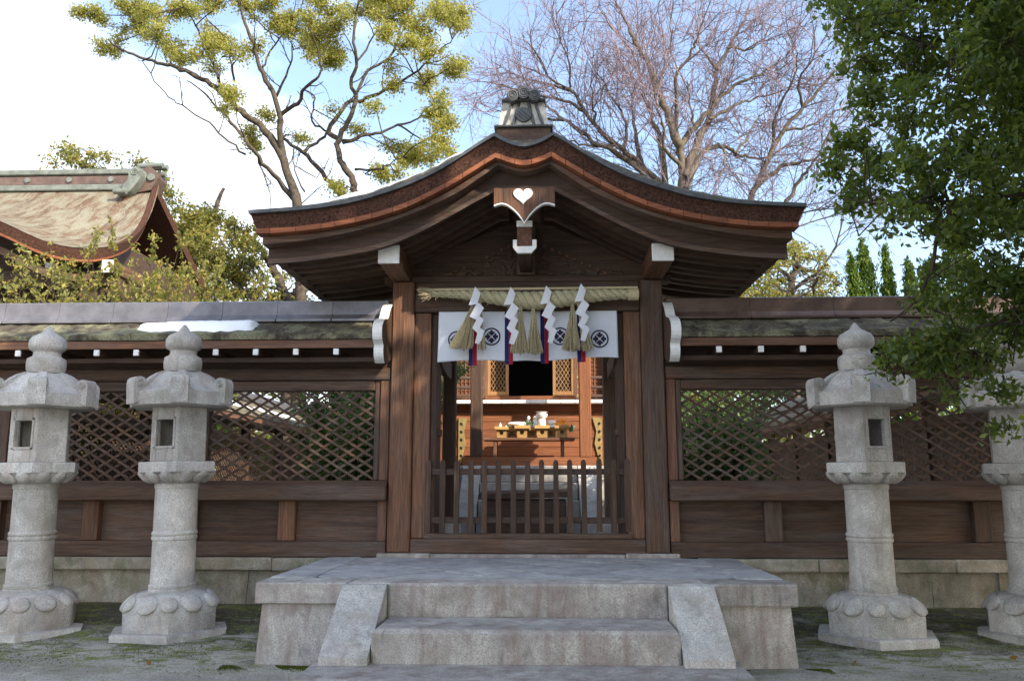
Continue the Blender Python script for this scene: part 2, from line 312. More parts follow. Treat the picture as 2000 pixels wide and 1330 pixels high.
# ------------------------------------------------------------------ tree skeletons and leaf masses (metres)
CAMPHOR_LIMBS = [
 (0.3, 0.05, [(-5.95, 20.0, 6.7), (-6.02, 19.98, 7.61), (-6.11, 19.95, 8.36), (-6.4, 19.93, 9.19), (-6.72, 19.9, 10.0), (-7.13, 19.88, 10.54), (-7.6, 19.85, 10.89), (-8.08, 19.83, 11.37), (-8.56, 19.81, 11.78), (-9.09, 19.78, 12.06), (-9.63, 19.76, 12.27), (-10.16, 19.73, 12.41), (-10.83, 19.71, 12.66), (-11.32, 19.68, 12.97)]),
 (0.26, 0.05, [(-4.62, 20.0, 6.69), (-4.59, 19.96, 7.98), (-4.64, 19.92, 8.67), (-4.74, 19.88, 9.15), (-5.03, 19.84, 9.61), (-5.08, 19.8, 10.13), (-4.89, 19.76, 10.59), (-4.64, 19.72, 11.11), (-4.78, 19.68, 11.65), (-4.66, 19.64, 12.25), (-4.74, 19.6, 12.99), (-4.63, 19.56, 13.96), (-4.58, 19.52, 14.79)]),
 (0.16, 0.03, [(-6.12, 20.0, 8.38), (-6.68, 19.93, 9.13), (-7.21, 19.86, 9.72), (-7.68, 19.79, 10.38), (-8.2, 19.72, 10.9), (-8.67, 19.65, 11.43), (-9.12, 19.58, 11.75)]),
 (0.19, 0.04, [(-6.42, 20.0, 9.22), (-6.63, 19.83, 10.1), (-6.61, 19.65, 10.77), (-6.78, 19.48, 11.31), (-7.07, 19.31, 11.91), (-7.24, 19.14, 12.5), (-7.47, 18.96, 13.23), (-7.55, 18.79, 13.54), (-7.58, 18.62, 14.12)]),
 (0.13, 0.03, [(-6.73, 20.0, 10.94), (-6.17, 19.65, 11.11), (-5.89, 19.31, 11.34), (-5.42, 18.96, 11.49), (-5.41, 18.61, 12.03), (-5.57, 18.27, 12.49)]),
 (0.08, 0.03, [(-6.89, 20.0, 11.43), (-6.67, 19.87, 11.85), (-6.39, 19.74, 12.4), (-6.43, 19.61, 12.82)]),
 (0.16, 0.08, [(-4.92, 20.0, 8.0), (-5.09, 20.33, 8.72), (-5.74, 20.67, 9.61), (-6.41, 21.0, 10.32), (-7.09, 21.34, 10.91), (-7.37, 21.67, 11.59)]),
 (0.09, 0.04, [(-6.09, 20.0, 9.9), (-5.78, 20.24, 10.27), (-5.6, 20.48, 10.65), (-6.09, 20.72, 11.12), (-6.12, 20.96, 11.89), (-6.48, 21.2, 12.31)]),
 (0.15, 0.03, [(-5.13, 20.0, 10.22), (-5.44, 20.13, 10.56), (-5.1, 20.27, 11.25), (-4.87, 20.4, 11.59), (-4.53, 20.53, 12.44), (-4.02, 20.66, 12.86), (-3.79, 20.8, 13.6), (-3.7, 20.93, 14.5), (-3.67, 21.06, 15.35)]),
 (0.11, 0.03, [(-4.64, 20.0, 11.28), (-4.08, 19.78, 11.4), (-3.52, 19.56, 11.56), (-2.98, 19.33, 11.77), (-2.51, 19.11, 12.11), (-2.05, 18.89, 12.38)]),
 (0.11, 0.03, [(-5.03, 20.0, 10.15), (-4.55, 20.03, 10.33), (-4.04, 20.06, 10.44), (-3.59, 20.09, 10.65), (-3.08, 20.12, 10.86), (-2.89, 20.15, 11.15)]),
 (0.07, 0.02, [(-4.68, 20.0, 9.4), (-4.0, 19.7, 9.27), (-3.69, 19.4, 9.28), (-3.27, 19.11, 9.35)]),
 (0.08, 0.02, [(-8.36, 20.0, 11.6), (-8.55, 19.67, 12.48), (-8.84, 19.35, 13.07), (-8.91, 19.02, 13.3), (-8.98, 18.69, 13.51)]),
 (0.07, 0.02, [(-8.04, 20.0, 11.94), (-7.93, 19.47, 12.29), (-7.88, 18.95, 12.61), (-8.24, 18.42, 12.65)]),
 (0.06, 0.012, [(-7.59, 20.0, 9.85), (-7.99, 19.81, 10.12), (-8.47, 19.62, 10.59), (-9.13, 19.43, 10.98), (-9.51, 19.24, 11.24), (-9.91, 19.05, 11.82), (-10.09, 18.86, 12.0)]),
 (0.06, 0.02, [(-9.75, 20.0, 12.4), (-10.22, 20.57, 13.38), (-11.12, 21.14, 14.27), (-11.76, 21.71, 15.02)]),
 (0.06, 0.02, [(-7.33, 20.0, 12.28), (-7.12, 20.44, 13.24), (-6.82, 20.88, 14.16), (-6.92, 21.32, 14.89)]),
 (0.06, 0.02, [(-4.74, 20.0, 12.44), (-4.39, 20.41, 13.39), (-4.23, 20.82, 14.29), (-4.18, 21.23, 15.01)]),
 (0.06, 0.02, [(-3.58, 20.0, 10.61), (-3.15, 20.6, 10.52), (-2.83, 21.2, 10.49)]),
 (0.05, 0.02, [(-3.09, 20.0, 12.13), (-2.73, 19.39, 11.32), (-2.5, 18.77, 10.55)]),
 (0.05, 0.012, [(-7.26, 20.0, 9.78), (-6.82, 19.62, 8.82), (-6.6, 19.24, 8.09)]),
 (0.05, 0.012, [(-5.98, 20.0, 8.81), (-6.32, 20.17, 9.56), (-5.77, 20.34, 9.34), (-5.51, 20.51, 9.96)]),
]
CAMPHOR_BLOBS = [(-12.67, 21.02, 14.61, 0.48, 0.35), (-12.47, 21.56, 13.92, 0.46, 0.29), (-11.86, 21.67, 14.68, 0.56, 0.33), (-9.26, 18.18, 12.06, 0.38, 0.27), (-10.1, 20.47, 14.36, 0.62, 0.28), (-11.04, 20.76, 14.68, 0.44, 0.22), (-8.61, 20.03, 13.33, 0.48, 0.33), (-8.26, 18.58, 12.07, 0.45, 0.28), (-9.3, 19.88, 12.47, 0.36, 0.21), (-7.21, 18.19, 10.41, 0.33, 0.33), (-8.14, 21.91, 11.11, 0.4, 0.36), (-7.71, 21.61, 11.71, 0.29, 0.2), (-6.67, 20.21, 13.83, 0.61, 0.4), (-5.51, 19.12, 12.73, 0.61, 0.43), (-5.99, 21.8, 13.61, 0.63, 0.36), (-6.19, 20.32, 13.15, 0.43, 0.31), (-6.64, 21.68, 11.06, 0.26, 0.16), (-4.82, 21.53, 14.98, 0.78, 0.33), (-3.53, 20.04, 13.87, 0.67, 0.48), (-2.92, 19.62, 13.11, 0.36, 0.41), (-2.65, 20.44, 14.17, 0.49, 0.37), (-2.09, 19.7, 13.27, 0.36, 0.48), (-1.77, 18.51, 12.82, 0.22, 0.22), (-2.07, 19.14, 11.65, 0.35, 0.35), (-3.1, 21.38, 12.49, 0.39, 0.32), (-2.39, 17.99, 10.16, 0.3, 0.33), (-2.27, 18.0, 9.49, 0.35, 0.41), (-3.53, 20.56, 10.09, 0.5, 0.34), (-2.89, 19.03, 9.38, 0.46, 0.29), (-4.09, 20.15, 9.25, 0.49, 0.24), (-4.92, 19.87, 8.82, 0.36, 0.18), (-3.6, 19.31, 11.43, 0.26, 0.2), (-5.29, 22.19, 11.56, 0.3, 0.17), (-3.89, 18.66, 10.45, 0.2, 0.2), (-5.25, 19.62, 10.87, 0.15, 0.11), (-4.9, 18.69, 12.8, 0.25, 0.28), (-3.93, 20.58, 12.53, 0.22, 0.16), (-7.62, 19.02, 12.1, 0.26, 0.2), (-7.19, 19.37, 12.56, 0.26, 0.2), (-7.16, 21.09, 13.99, 0.38, 0.25), (-2.3, 19.21, 9.57, 0.29, 0.23), (-7.93, 20.26, 14.18, 0.37, 0.24), (-10.02, 21.78, 15.26, 0.53, 0.26), (-3.67, 18.24, 12.11, 0.28, 0.28), (-3.03, 18.07, 11.87, 0.33, 0.27), (-2.59, 18.81, 12.01, 0.28, 0.23), (-10.37, 21.17, 13.65, 0.29, 0.26), (-7.34, 20.51, 14.4, 0.43, 0.25), (-5.34, 18.84, 13.38, 0.46, 0.23), (-10.01, 19.26, 13.47, 0.35, 0.23), (-7.92, 18.58, 13.62, 0.67, 0.22), (-6.11, 19.82, 14.45, 0.84, 0.3), (-3.71, 17.99, 13.26, 0.87, 0.33), (-11.89, 20.87, 14.81, 0.38, 0.19), (-9.44, 21.74, 13.34, 0.26, 0.2)]
BARE_A = [
 (0.26, 0.03, [(4.52, 24.0, 8.01), (4.53, 24.05, 9.13), (4.53, 24.11, 10.14), (4.54, 24.16, 11.17), (4.52, 24.22, 11.73), (5.02, 24.27, 12.37), (5.64, 24.33, 13.02), (5.93, 24.38, 13.49), (6.55, 24.44, 13.88), (7.36, 24.49, 14.35), (7.91, 24.55, 14.84)]),
 (0.2, 0.03, [(4.48, 24.0, 11.63), (4.15, 24.04, 12.55), (3.85, 24.08, 13.47), (3.62, 24.12, 14.41), (3.3, 24.16, 15.0), (3.07, 24.2, 15.59), (2.74, 24.24, 16.38), (2.59, 24.28, 16.98)]),
 (0.2, 0.03, [(4.59, 24.0, 10.58), (5.08, 24.26, 11.91), (5.5, 24.53, 12.75), (5.77, 24.79, 13.79), (5.95, 25.05, 14.68), (6.4, 25.31, 15.59), (7.05, 25.58, 16.71), (7.33, 25.84, 17.46)]),
 (0.1, 0.02, [(4.5, 24.0, 10.93), (3.95, 23.52, 11.26), (3.85, 23.04, 11.74), (3.52, 22.55, 12.37), (3.48, 22.07, 12.97)]),
 (0.09, 0.02, [(4.41, 24.0, 11.81), (4.4, 23.79, 13.68), (4.89, 23.58, 14.54), (4.94, 23.37, 14.78), (5.18, 23.16, 15.46)]),
 (0.13, 0.02, [(4.6, 24.0, 10.23), (5.05, 24.23, 11.28), (5.45, 24.47, 11.73), (5.93, 24.7, 11.86), (6.4, 24.93, 11.73), (7.05, 25.17, 11.63), (7.55, 25.4, 11.77), (8.25, 25.63, 12.23), (9.04, 25.86, 12.45)]),
 (0.08, 0.02, [(5.39, 24.0, 12.51), (6.14, 24.28, 12.98), (6.81, 24.55, 13.38), (7.58, 24.83, 13.69), (8.37, 25.1, 14.0)]),
 (0.07, 0.02, [(3.83, 24.0, 13.43), (4.09, 23.88, 14.27), (4.27, 23.76, 15.03), (4.19, 23.64, 15.79)]),
 (0.07, 0.02, [(5.71, 24.0, 14.12), (5.44, 24.59, 15.01), (5.42, 25.18, 16.21), (5.76, 25.77, 17.36)]),
 (0.06, 0.02, [(6.08, 24.0, 14.85), (6.79, 24.16, 14.92), (7.37, 24.32, 15.38), (7.71, 24.48, 16.22)]),
 (0.06, 0.02, [(6.17, 24.0, 11.34), (6.72, 24.42, 12.14), (7.21, 24.85, 12.96), (7.87, 25.27, 13.43)]),
 (0.06, 0.02, [(4.96, 24.0, 12.25), (4.75, 23.59, 12.85), (4.61, 23.17, 13.35)]),
 (0.06, 0.02, [(5.76, 24.0, 11.57), (5.67, 23.38, 10.67), (5.19, 22.77, 9.85)]),
]
BARE_B = [
 (0.26, 0.03, [(4.47, 27.0, 9.15), (4.39, 26.99, 10.38), (4.3, 26.99, 11.38), (3.67, 26.98, 12.14), (3.02, 26.97, 12.78), (2.31, 26.96, 13.37), (1.72, 26.96, 14.22), (1.18, 26.95, 15.01), (0.39, 26.94, 15.55), (-0.47, 26.93, 15.96)]),
 (0.18, 0.03, [(4.35, 27.0, 11.0), (3.36, 26.93, 12.25), (2.53, 26.85, 12.74), (1.75, 26.78, 13.17), (0.98, 26.71, 13.79), (0.5, 26.64, 14.21), (-0.23, 26.56, 14.58)]),
 (0.18, 0.03, [(4.4, 27.0, 10.69), (4.39, 26.91, 12.54), (4.16, 26.81, 13.46), (3.88, 26.72, 14.39), (3.65, 26.62, 15.31), (3.42, 26.53, 16.25)]),
 (0.13, 0.02, [(3.67, 27.0, 12.15), (3.57, 27.46, 13.24), (3.53, 27.92, 14.44), (3.54, 28.39, 15.55), (3.36, 28.85, 16.91)]),
 (0.1, 0.02, [(3.03, 27.0, 12.79), (3.15, 26.83, 13.49), (2.9, 26.66, 14.18), (2.43, 26.49, 14.88), (2.07, 26.33, 15.58)]),
 (0.09, 0.02, [(2.31, 27.0, 13.38), (2.03, 26.35, 13.6), (1.94, 25.69, 14.11), (1.85, 25.04, 14.52)]),
 (0.09, 0.02, [(1.72, 27.0, 14.24), (0.98, 26.54, 14.42), (0.26, 26.09, 14.4), (-1.03, 25.63, 14.51), (-1.7, 25.18, 14.48)]),
 (0.07, 0.02, [(0.98, 27.0, 13.92), (0.01, 26.56, 13.8), (-0.82, 26.12, 13.74), (-1.56, 25.68, 13.73)]),
 (0.07, 0.02, [(1.18, 27.0, 15.03), (0.39, 27.38, 15.51), (-0.75, 27.76, 16.07), (-1.67, 28.13, 16.84)]),
 (0.08, 0.02, [(2.79, 27.0, 12.93), (2.05, 26.82, 12.86), (1.32, 26.63, 12.92), (0.84, 26.45, 13.16)]),
 (0.07, 0.02, [(0.39, 27.0, 15.58), (0.08, 26.58, 16.15), (-0.45, 26.16, 16.78)]),
 (0.07, 0.02, [(1.18, 27.0, 15.03), (1.17, 26.46, 15.67), (0.87, 25.93, 16.42), (0.68, 25.39, 17.13)]),
 (0.07, 0.02, [(3.38, 27.0, 14.86), (3.96, 27.96, 16.42), (4.39, 28.93, 18.29)]),
 (0.06, 0.02, [(3.7, 27.0, 15.51), (3.35, 26.9, 16.46), (2.62, 26.8, 17.42), (2.26, 26.7, 18.17)]),
]
BARE_C = [
 (0.2, 0.03, [(6.34, 25.0, 8.27), (6.55, 24.96, 9.49), (6.74, 24.91, 10.14), (7.3, 24.87, 11.23), (7.86, 24.82, 12.39), (8.57, 24.78, 13.18), (9.2, 24.74, 13.89), (9.83, 24.69, 14.6), (10.38, 24.65, 15.41)]),
 (0.12, 0.02, [(7.05, 25.0, 10.66), (7.8, 24.87, 11.23), (8.45, 24.74, 11.34), (9.08, 24.6, 11.37), (9.71, 24.47, 11.57)]),
 (0.08, 0.02, [(7.62, 25.0, 11.83), (7.63, 24.56, 12.82), (7.96, 24.11, 13.5), (8.12, 23.67, 14.17), (7.78, 23.22, 14.82)]),
 (0.07, 0.02, [(8.64, 25.0, 13.29), (8.46, 24.56, 14.0), (8.79, 24.12, 14.67), (8.69, 23.67, 15.34)]),
 (0.07, 0.02, [(7.91, 25.0, 12.47), (8.86, 25.24, 12.74), (9.67, 25.47, 13.31), (10.65, 25.71, 13.59)]),
 (0.12, 0.02, [(7.17, 25.0, 8.26), (7.86, 24.72, 10.01), (8.32, 24.44, 10.78), (8.58, 24.16, 11.11), (9.03, 23.88, 11.86), (9.46, 23.6, 12.6)]),
 (0.05, 0.01, [(7.92, 25.0, 9.66), (8.54, 24.08, 9.52), (9.01, 23.16, 9.36)]),
 (0.05, 0.01, [(7.72, 25.0, 9.05), (8.4, 24.99, 9.3), (9.51, 24.98, 9.72), (10.5, 24.96, 9.62)]),
 (0.05, 0.01, [(8.99, 25.0, 7.9), (9.35, 24.67, 8.84), (9.45, 24.33, 9.76), (9.45, 24.0, 10.25)]),
]
OLIVE_LIMBS = [
 (0.2, 0.06, [(-6.95, 22.5, 5.7), (-7.02, 22.57, 6.15), (-7.08, 22.65, 6.51), (-7.33, 22.72, 6.81), (-7.58, 22.8, 7.34), (-7.84, 22.87, 7.76), (-8.15, 22.95, 8.19), (-8.6, 23.02, 8.63), (-9.05, 23.1, 8.98)]),
 (0.18, 0.08, [(-7.03, 22.5, 6.37), (-6.81, 22.35, 6.62), (-6.55, 22.2, 6.86), (-6.14, 22.05, 7.13)]),
 (0.09, 0.03, [(-7.23, 22.5, 6.76), (-7.5, 22.52, 6.85), (-7.94, 22.55, 6.88), (-8.31, 22.57, 6.79), (-8.63, 22.59, 6.9), (-8.88, 22.62, 7.04)]),
 (0.06, 0.02, [(-7.8, 22.5, 6.9), (-8.12, 22.87, 7.2), (-8.28, 23.23, 7.73), (-8.54, 23.6, 8.24)]),
 (0.06, 0.02, [(-8.89, 22.5, 7.96), (-9.1, 22.38, 8.25), (-9.22, 22.26, 8.42), (-9.34, 22.14, 8.68)]),
 (0.12, 0.03, [(-8.12, 22.5, 5.71), (-8.23, 22.83, 6.45), (-8.68, 23.15, 6.9), (-9.1, 23.48, 7.31), (-9.58, 23.8, 7.78), (-9.96, 24.13, 8.27), (-10.4, 24.45, 8.77)]),
 (0.05, 0.02, [(-7.18, 22.5, 6.79), (-6.99, 22.46, 6.9), (-6.85, 22.41, 7.07)]),
 (0.05, 0.012, [(-9.13, 22.5, 8.87), (-9.17, 22.16, 9.13), (-9.12, 21.81, 9.28), (-9.08, 21.47, 9.31)]),
]
OLIVE_BLOBS = [(-10.38, 22.21, 9.06, 0.19, 0.15), (-9.39, 21.02, 8.57, 0.25, 0.16), (-9.51, 22.25, 8.98, 0.27, 0.15), (-8.96, 21.7, 8.66, 0.26, 0.14), (-9.45, 23.75, 9.2, 0.23, 0.16), (-10.17, 23.56, 9.15, 0.28, 0.15), (-10.0, 22.5, 8.56, 0.29, 0.17), (-9.02, 21.0, 7.93, 0.27, 0.16), (-10.0, 21.71, 8.31, 0.28, 0.24), (-9.5, 21.68, 7.86, 0.28, 0.19), (-9.09, 21.57, 7.69, 0.31, 0.21), (-8.76, 21.64, 7.56, 0.28, 0.19), (-9.15, 23.68, 8.78, 0.18, 0.13), (-7.9, 21.35, 8.23, 0.19, 0.12), (-7.82, 21.06, 7.74, 0.23, 0.14), (-9.32, 23.87, 8.53, 0.21, 0.1), (-10.3, 22.71, 8.09, 0.32, 0.22), (-11.18, 24.07, 8.09, 0.34, 0.24), (-9.7, 22.19, 7.51, 0.36, 0.22), (-9.79, 23.78, 7.83, 0.39, 0.21), (-8.98, 22.99, 7.56, 0.3, 0.2), (-8.84, 23.43, 7.9, 0.23, 0.18), (-8.46, 23.28, 7.74, 0.18, 0.18), (-8.11, 22.48, 7.95, 0.15, 0.15), (-9.67, 21.2, 6.9, 0.35, 0.18), (-9.29, 21.57, 6.89, 0.38, 0.19), (-9.57, 23.7, 7.45, 0.39, 0.21), (-9.0, 23.78, 7.46, 0.28, 0.21), (-8.81, 23.86, 6.93, 0.26, 0.16), (-8.61, 21.98, 6.55, 0.33, 0.17), (-9.63, 23.0, 6.79, 0.38, 0.18), (-10.42, 23.46, 6.93, 0.38, 0.2), (-10.73, 22.96, 6.93, 0.37, 0.22), (-8.23, 23.51, 7.44, 0.15, 0.13), (-7.55, 22.59, 6.55, 0.25, 0.12), (-7.94, 23.0, 6.46, 0.23, 0.13), (-7.36, 23.1, 7.33, 0.15, 0.1), (-6.4, 21.76, 6.25, 0.17, 0.08), (-11.33, 23.85, 7.64, 0.26, 0.26)]
MID_LIMBS = [
 (0.14, 0.03, [(6.3, 20.0, 5.13), (6.38, 20.11, 5.93), (6.52, 20.22, 6.48), (6.63, 20.33, 6.91), (6.66, 20.44, 7.29), (6.65, 20.55, 7.57)]),
 (0.07, 0.02, [(6.39, 20.0, 6.03), (6.64, 19.83, 6.25), (6.84, 19.66, 6.39), (7.07, 19.49, 6.55)]),
 (0.07, 0.02, [(6.52, 20.0, 6.74), (7.05, 20.63, 6.74), (7.65, 21.26, 6.79), (8.22, 21.88, 6.89)]),
 (0.06, 0.02, [(6.42, 20.0, 6.37), (6.39, 20.62, 6.69), (6.34, 21.23, 7.05), (6.29, 21.85, 7.07)]),
 (0.06, 0.02, [(6.34, 20.0, 5.9), (6.15, 20.34, 6.25), (5.94, 20.67, 6.74)]),
 (0.06, 0.02, [(6.99, 20.0, 5.84), (6.63, 19.09, 5.94), (6.45, 18.18, 5.96)]),
 (0.05, 0.02, [(6.29, 20.0, 5.9), (7.07, 20.8, 6.19), (7.89, 21.6, 6.7)]),
]
MID_BLOBS = [(6.02, 18.88, 6.84, 0.19, 0.12), (7.07, 21.41, 7.51, 0.3, 0.11), (6.66, 20.5, 7.09, 0.28, 0.13), (5.89, 18.68, 6.49, 0.19, 0.09), (6.52, 19.0, 6.62, 0.17, 0.1), (7.25, 20.41, 7.06, 0.15, 0.1), (6.05, 20.21, 6.8, 0.2, 0.1), (5.98, 20.74, 6.78, 0.16, 0.13), (6.44, 21.28, 6.7, 0.24, 0.16), (5.66, 19.16, 5.97, 0.22, 0.14), (5.16, 18.51, 5.94, 0.14, 0.14), (5.67, 21.27, 6.42, 0.24, 0.13), (4.8, 18.54, 5.61, 0.23, 0.09), (5.98, 21.13, 6.25, 0.27, 0.13), (5.75, 18.85, 5.69, 0.21, 0.09), (6.63, 20.93, 6.17, 0.18, 0.13), (7.08, 20.85, 6.14, 0.21, 0.16), (7.35, 21.13, 6.54, 0.19, 0.11), (7.28, 20.15, 6.46, 0.25, 0.13), (7.83, 21.14, 6.53, 0.19, 0.13), (6.94, 19.11, 5.79, 0.22, 0.12), (6.8, 20.51, 6.71, 0.18, 0.08), (7.05, 19.49, 6.6, 0.12, 0.07)]
FAR_BLOBS = [(-16.88, 26.78, 12.91, 0.49, 0.28), (-15.94, 26.55, 12.89, 0.48, 0.32), (-14.94, 25.94, 12.26, 0.39, 0.27), (-16.73, 26.05, 12.25, 0.31, 0.2), (-13.16, 25.05, 11.7, 0.38, 0.23), (-12.82, 25.07, 11.53, 0.45, 0.3), (-12.85, 26.19, 11.53, 0.4, 0.55), (-12.45, 25.98, 10.92, 0.31, 0.31), (-16.08, 26.73, 12.33, 0.97, 0.4), (-13.53, 26.22, 11.19, 0.71, 0.63)]
EVERGREEN_BLOBS = [(2.21, 5.09, 4.44, 0.19, 0.16), (2.59, 5.41, 4.66, 0.24, 0.2), (3.16, 5.97, 4.95, 0.3, 0.26), (3.35, 5.63, 4.7, 0.32, 0.28), (3.19, 4.91, 4.17, 0.22, 0.28), (2.74, 6.07, 4.67, 0.21, 0.19), (3.01, 6.06, 4.61, 0.27, 0.23), (2.81, 5.02, 3.98, 0.25, 0.22), (3.49, 5.66, 4.15, 0.28, 0.28), (2.48, 5.43, 3.98, 0.15, 0.15), (2.99, 6.0, 4.2, 0.26, 0.21), (2.97, 5.34, 3.77, 0.27, 0.2), (3.24, 5.23, 3.57, 0.23, 0.23), (2.37, 5.58, 3.74, 0.18, 0.12), (2.88, 6.25, 3.97, 0.2, 0.16), (2.6, 5.03, 3.43, 0.19, 0.16), (2.9, 5.06, 3.33, 0.22, 0.19), (2.36, 5.77, 3.6, 0.16, 0.11), (2.77, 6.14, 3.63, 0.23, 0.15), (2.83, 5.62, 3.36, 0.25, 0.16), (3.08, 5.51, 3.21, 0.24, 0.21), (3.74, 6.1, 3.48, 0.23, 0.27), (2.5, 5.99, 3.44, 0.17, 0.09), (2.36, 4.99, 3.01, 0.16, 0.09), (3.2, 6.13, 3.25, 0.19, 0.15), (3.01, 5.17, 2.89, 0.23, 0.2), (3.32, 5.32, 2.86, 0.2, 0.23), (3.25, 6.07, 2.91, 0.19, 0.19), (3.26, 5.49, 2.66, 0.24, 0.17), (3.15, 5.76, 2.61, 0.22, 0.14), (2.63, 5.32, 2.56, 0.1, 0.07), (3.45, 5.81, 2.47, 0.26, 0.15), (2.9, 5.32, 2.32, 0.2, 0.12), (2.66, 5.3, 2.28, 0.17, 0.1), (2.6, 5.55, 2.22, 0.16, 0.09), (2.78, 5.44, 2.16, 0.17, 0.09), (3.09, 5.58, 2.22, 0.18, 0.09), (2.61, 5.83, 2.17, 0.08, 0.04), (3.34, 5.7, 2.02, 0.14, 0.09), (3.07, 5.2, 1.71, 0.1, 0.06), (2.89, 5.42, 1.99, 0.09, 0.05), (3.81, 5.66, 3.71, 0.32, 0.71), (3.61, 5.54, 2.56, 0.28, 0.42), (3.15, 5.9, 5.26, 0.67, 0.22), (2.3, 5.58, 4.88, 0.14, 0.07)]
# ================================================================== ground
def sstep(a, b, x): 
    t = np.clip((x - a) / (b - a), 0, 1); return t * t * (3 - 2 * t)
def gz(x, y):
    x = np.asarray(x, float); y = np.asarray(y, float)
    z = .13 * sstep(7.4, 8.7, y) + .012 * np.sin(x * 1.7 + .6 * y) * np.sin(y * 1.3 + .4) + .006 * np.sin(x * 5.1) * np.sin(y * 4.3 + x)
    return z + .46 * sstep(8.9, 9.06, y)
gx = np.concatenate([[-900, -300, -100, -50, -25, -14], np.arange(-9, 9.01, .12), [14, 25, 50, 100, 300, 900]]); gy = np.concatenate([[-900, -300, -80, -30, -10, -3, 0], np.arange(2, 9.5, .12), [11, 16, 30, 60, 120, 300, 900, 2000]])
X, Y = np.meshgrid(gx, gy); V = np.stack([X, Y, gz(X, Y)], -1).reshape(-1, 3); nx = len(gx); ii = (np.arange(len(gy) - 1)[:, None] * nx + np.arange(nx - 1)[None]).ravel()
g = obj('ground', npmesh('ground', (V, np.stack([ii, ii + 1, ii + nx + 1, ii + nx], 1)), 4, True), GROUND); tag(g, kind='structure')
c = MB().mm(-5.6, 5.6, 9.1, 24, .60, .66).build('courtyard', GRAVEL); tag(c, kind='structure')

# ================================================================== stone platform and steps
plat = empty('stone_platform', (0, 7.6, 0), 'broad granite platform of paving slabs in front of the gate', 'platform')
X0, X1, YF, YB, ZT = -2.09, 2.11, 6.52, 8.70, .62
def st(name, mt, par, x0, x1, y0, y1, z0, z1, b=.012, j=.004, seed=None):
    return MB().mm(x0, x1, y0, y1, z0, z1, b).jitter(j, seed or rnd.randrange(9999)).build(name, mt, par)
# edging slabs: the two front pieces show beside the sloping cheeks, the sides run back to the fence
st('edge_slab', STEP, plat, X0, -1.36, YF, YF + .36, .455, ZT); st('edge_slab', STEP, plat, 1.43, X1, YF, YF + .36, .455, ZT); st('edge_slab', STEP, plat, -1.352, 1.422, YF + .012, YF + .36, .385, ZT - .001)
for xa, xb in ((X0, X0 + .36), (X1 - .36, X1)):
    for ya, yb in ((YF + .366, 7.6), (7.606, YB)): st('edge_slab', PAVE, plat, xa, xb, ya, yb, .455, ZT)
MB().mm(X0 + .35, X1 - .35, YF + .35, YB, .05, .598).build('bedding', MORTAR, plat)
def bat(x0, x1, y0, y1, z0, z1, o):   # battered block, wider at the foot
    return MB().add([(x0 - o, y0 - o, z0), (x1 + o, y0 - o, z0), (x1 + o, y1, z0), (x0 - o, y1, z0), (x0, y0, z1), (x1, y0, z1), (x1, y1, z1), (x0, y1, z1)], [(0, 1, 2, 3), (4, 5, 6, 7), (0, 1, 5, 4), (1, 2, 6, 5), (2, 3, 7, 6), (3, 0, 4, 7)])
bat(X0 + .05, -1.2, YF + .05, 7.2, -.12, .452, .035).build('base_block', STEP, plat); bat(1.25, X1 - .05, YF + .05, 7.2, -.12, .452, .035).build('base_block', STEP, plat)
bat(X0 + .05, -1.2, 7.206, YB, -.12, .452, .035).build('base_block', STEP, plat); bat(1.25, X1 - .05, 7.206, YB, -.12, .452, .035).build('base_block', STEP, plat)
# diamond paving
def clip(poly, ax, val, keep_less):
    out = []
    for i in range(len(poly)):
        a, b = poly[i], poly[(i + 1) % len(poly)]; ia = (a[ax] <= val) == keep_less; ib = (b[ax] <= val) == keep_less
        if ia: out.append(a)
        if ia != ib:
            t = (val - a[ax]) / (b[ax] - a[ax]); out.append((a[0] + t * (b[0] - a[0]), a[1] + t * (b[1] - a[1])))
    return out
def shrink(poly, d):
    cx = sum(p[0] for p in poly) / len(poly); cy = sum(p[1] for p in poly) / len(poly)
    return [(p[0] + (cx - p[0]) * d / max(.05, math.hypot(p[0] - cx, p[1] - cy)), p[1] + (cy - p[1]) * d / max(.05, math.hypot(p[0] - cx, p[1] - cy))) for p in poly]
hw = .36
for i in range(-9, 10):
    for j in range(-9, 10):
        cx, cy = .01 + (i - j) * hw, 7.78 + (i + j) * hw
        p = [(cx - hw, cy), (cx, cy - hw), (cx + hw, cy), (cx, cy + hw)]
        for ax, val, k in ((0, X0 + .364, False), (0, X1 - .364, True), (1, YF + .364, False), (1, YB, True)):
            p = clip(p, ax, val, k)
            if len(p) < 3: break
        if len(p) < 3: continue
        ar = abs(sum(p[q][0] * p[(q + 1) % len(p)][1] - p[(q + 1) % len(p)][0] * p[q][1] for q in range(len(p)))) / 2
        if ar < .01: continue
        MB().prism(shrink(p, .009), 'xy', .56, ZT - .004 + rnd.uniform(-.004, .004)).build('paving_stone', PAVE, plat)
stairs = empty('stone_steps', (.035, 6.0, 0), 'three stained granite steps with sloping cheek stones leading up to the platform', 'steps')
st('step', STEP, stairs, -1.035, 1.112, 6.497, 6.70, .10, .617, .016, .005, 3); st('step', STEP, stairs, -1.034, 1.111, 5.90, 6.493, .05, .378, .022, .006, 4)
st('step', STEP, stairs, -1.46, 1.54, 5.42, 6.49, -.12, .155, .022, .007, 5)
for xa, xb in ((-1.386, -1.042), (1.119, 1.464)):
    MB().prism([(6.60, .612), (6.47, .612), (5.84, .205), (5.825, .125), (5.90, .085), (6.60, .085)], 'yz', xa, xb).jitter(.004, int(xb * 100) + 300).build('cheek_stone', GRANITE, stairs)
MB().prism([(-.17, .380), (-.145, .418), (-.11, .425), (-.075, .415), (-.05, .380)], 'xz', 6.485, 6.50).build('repair_patch', GRANITE, stairs)

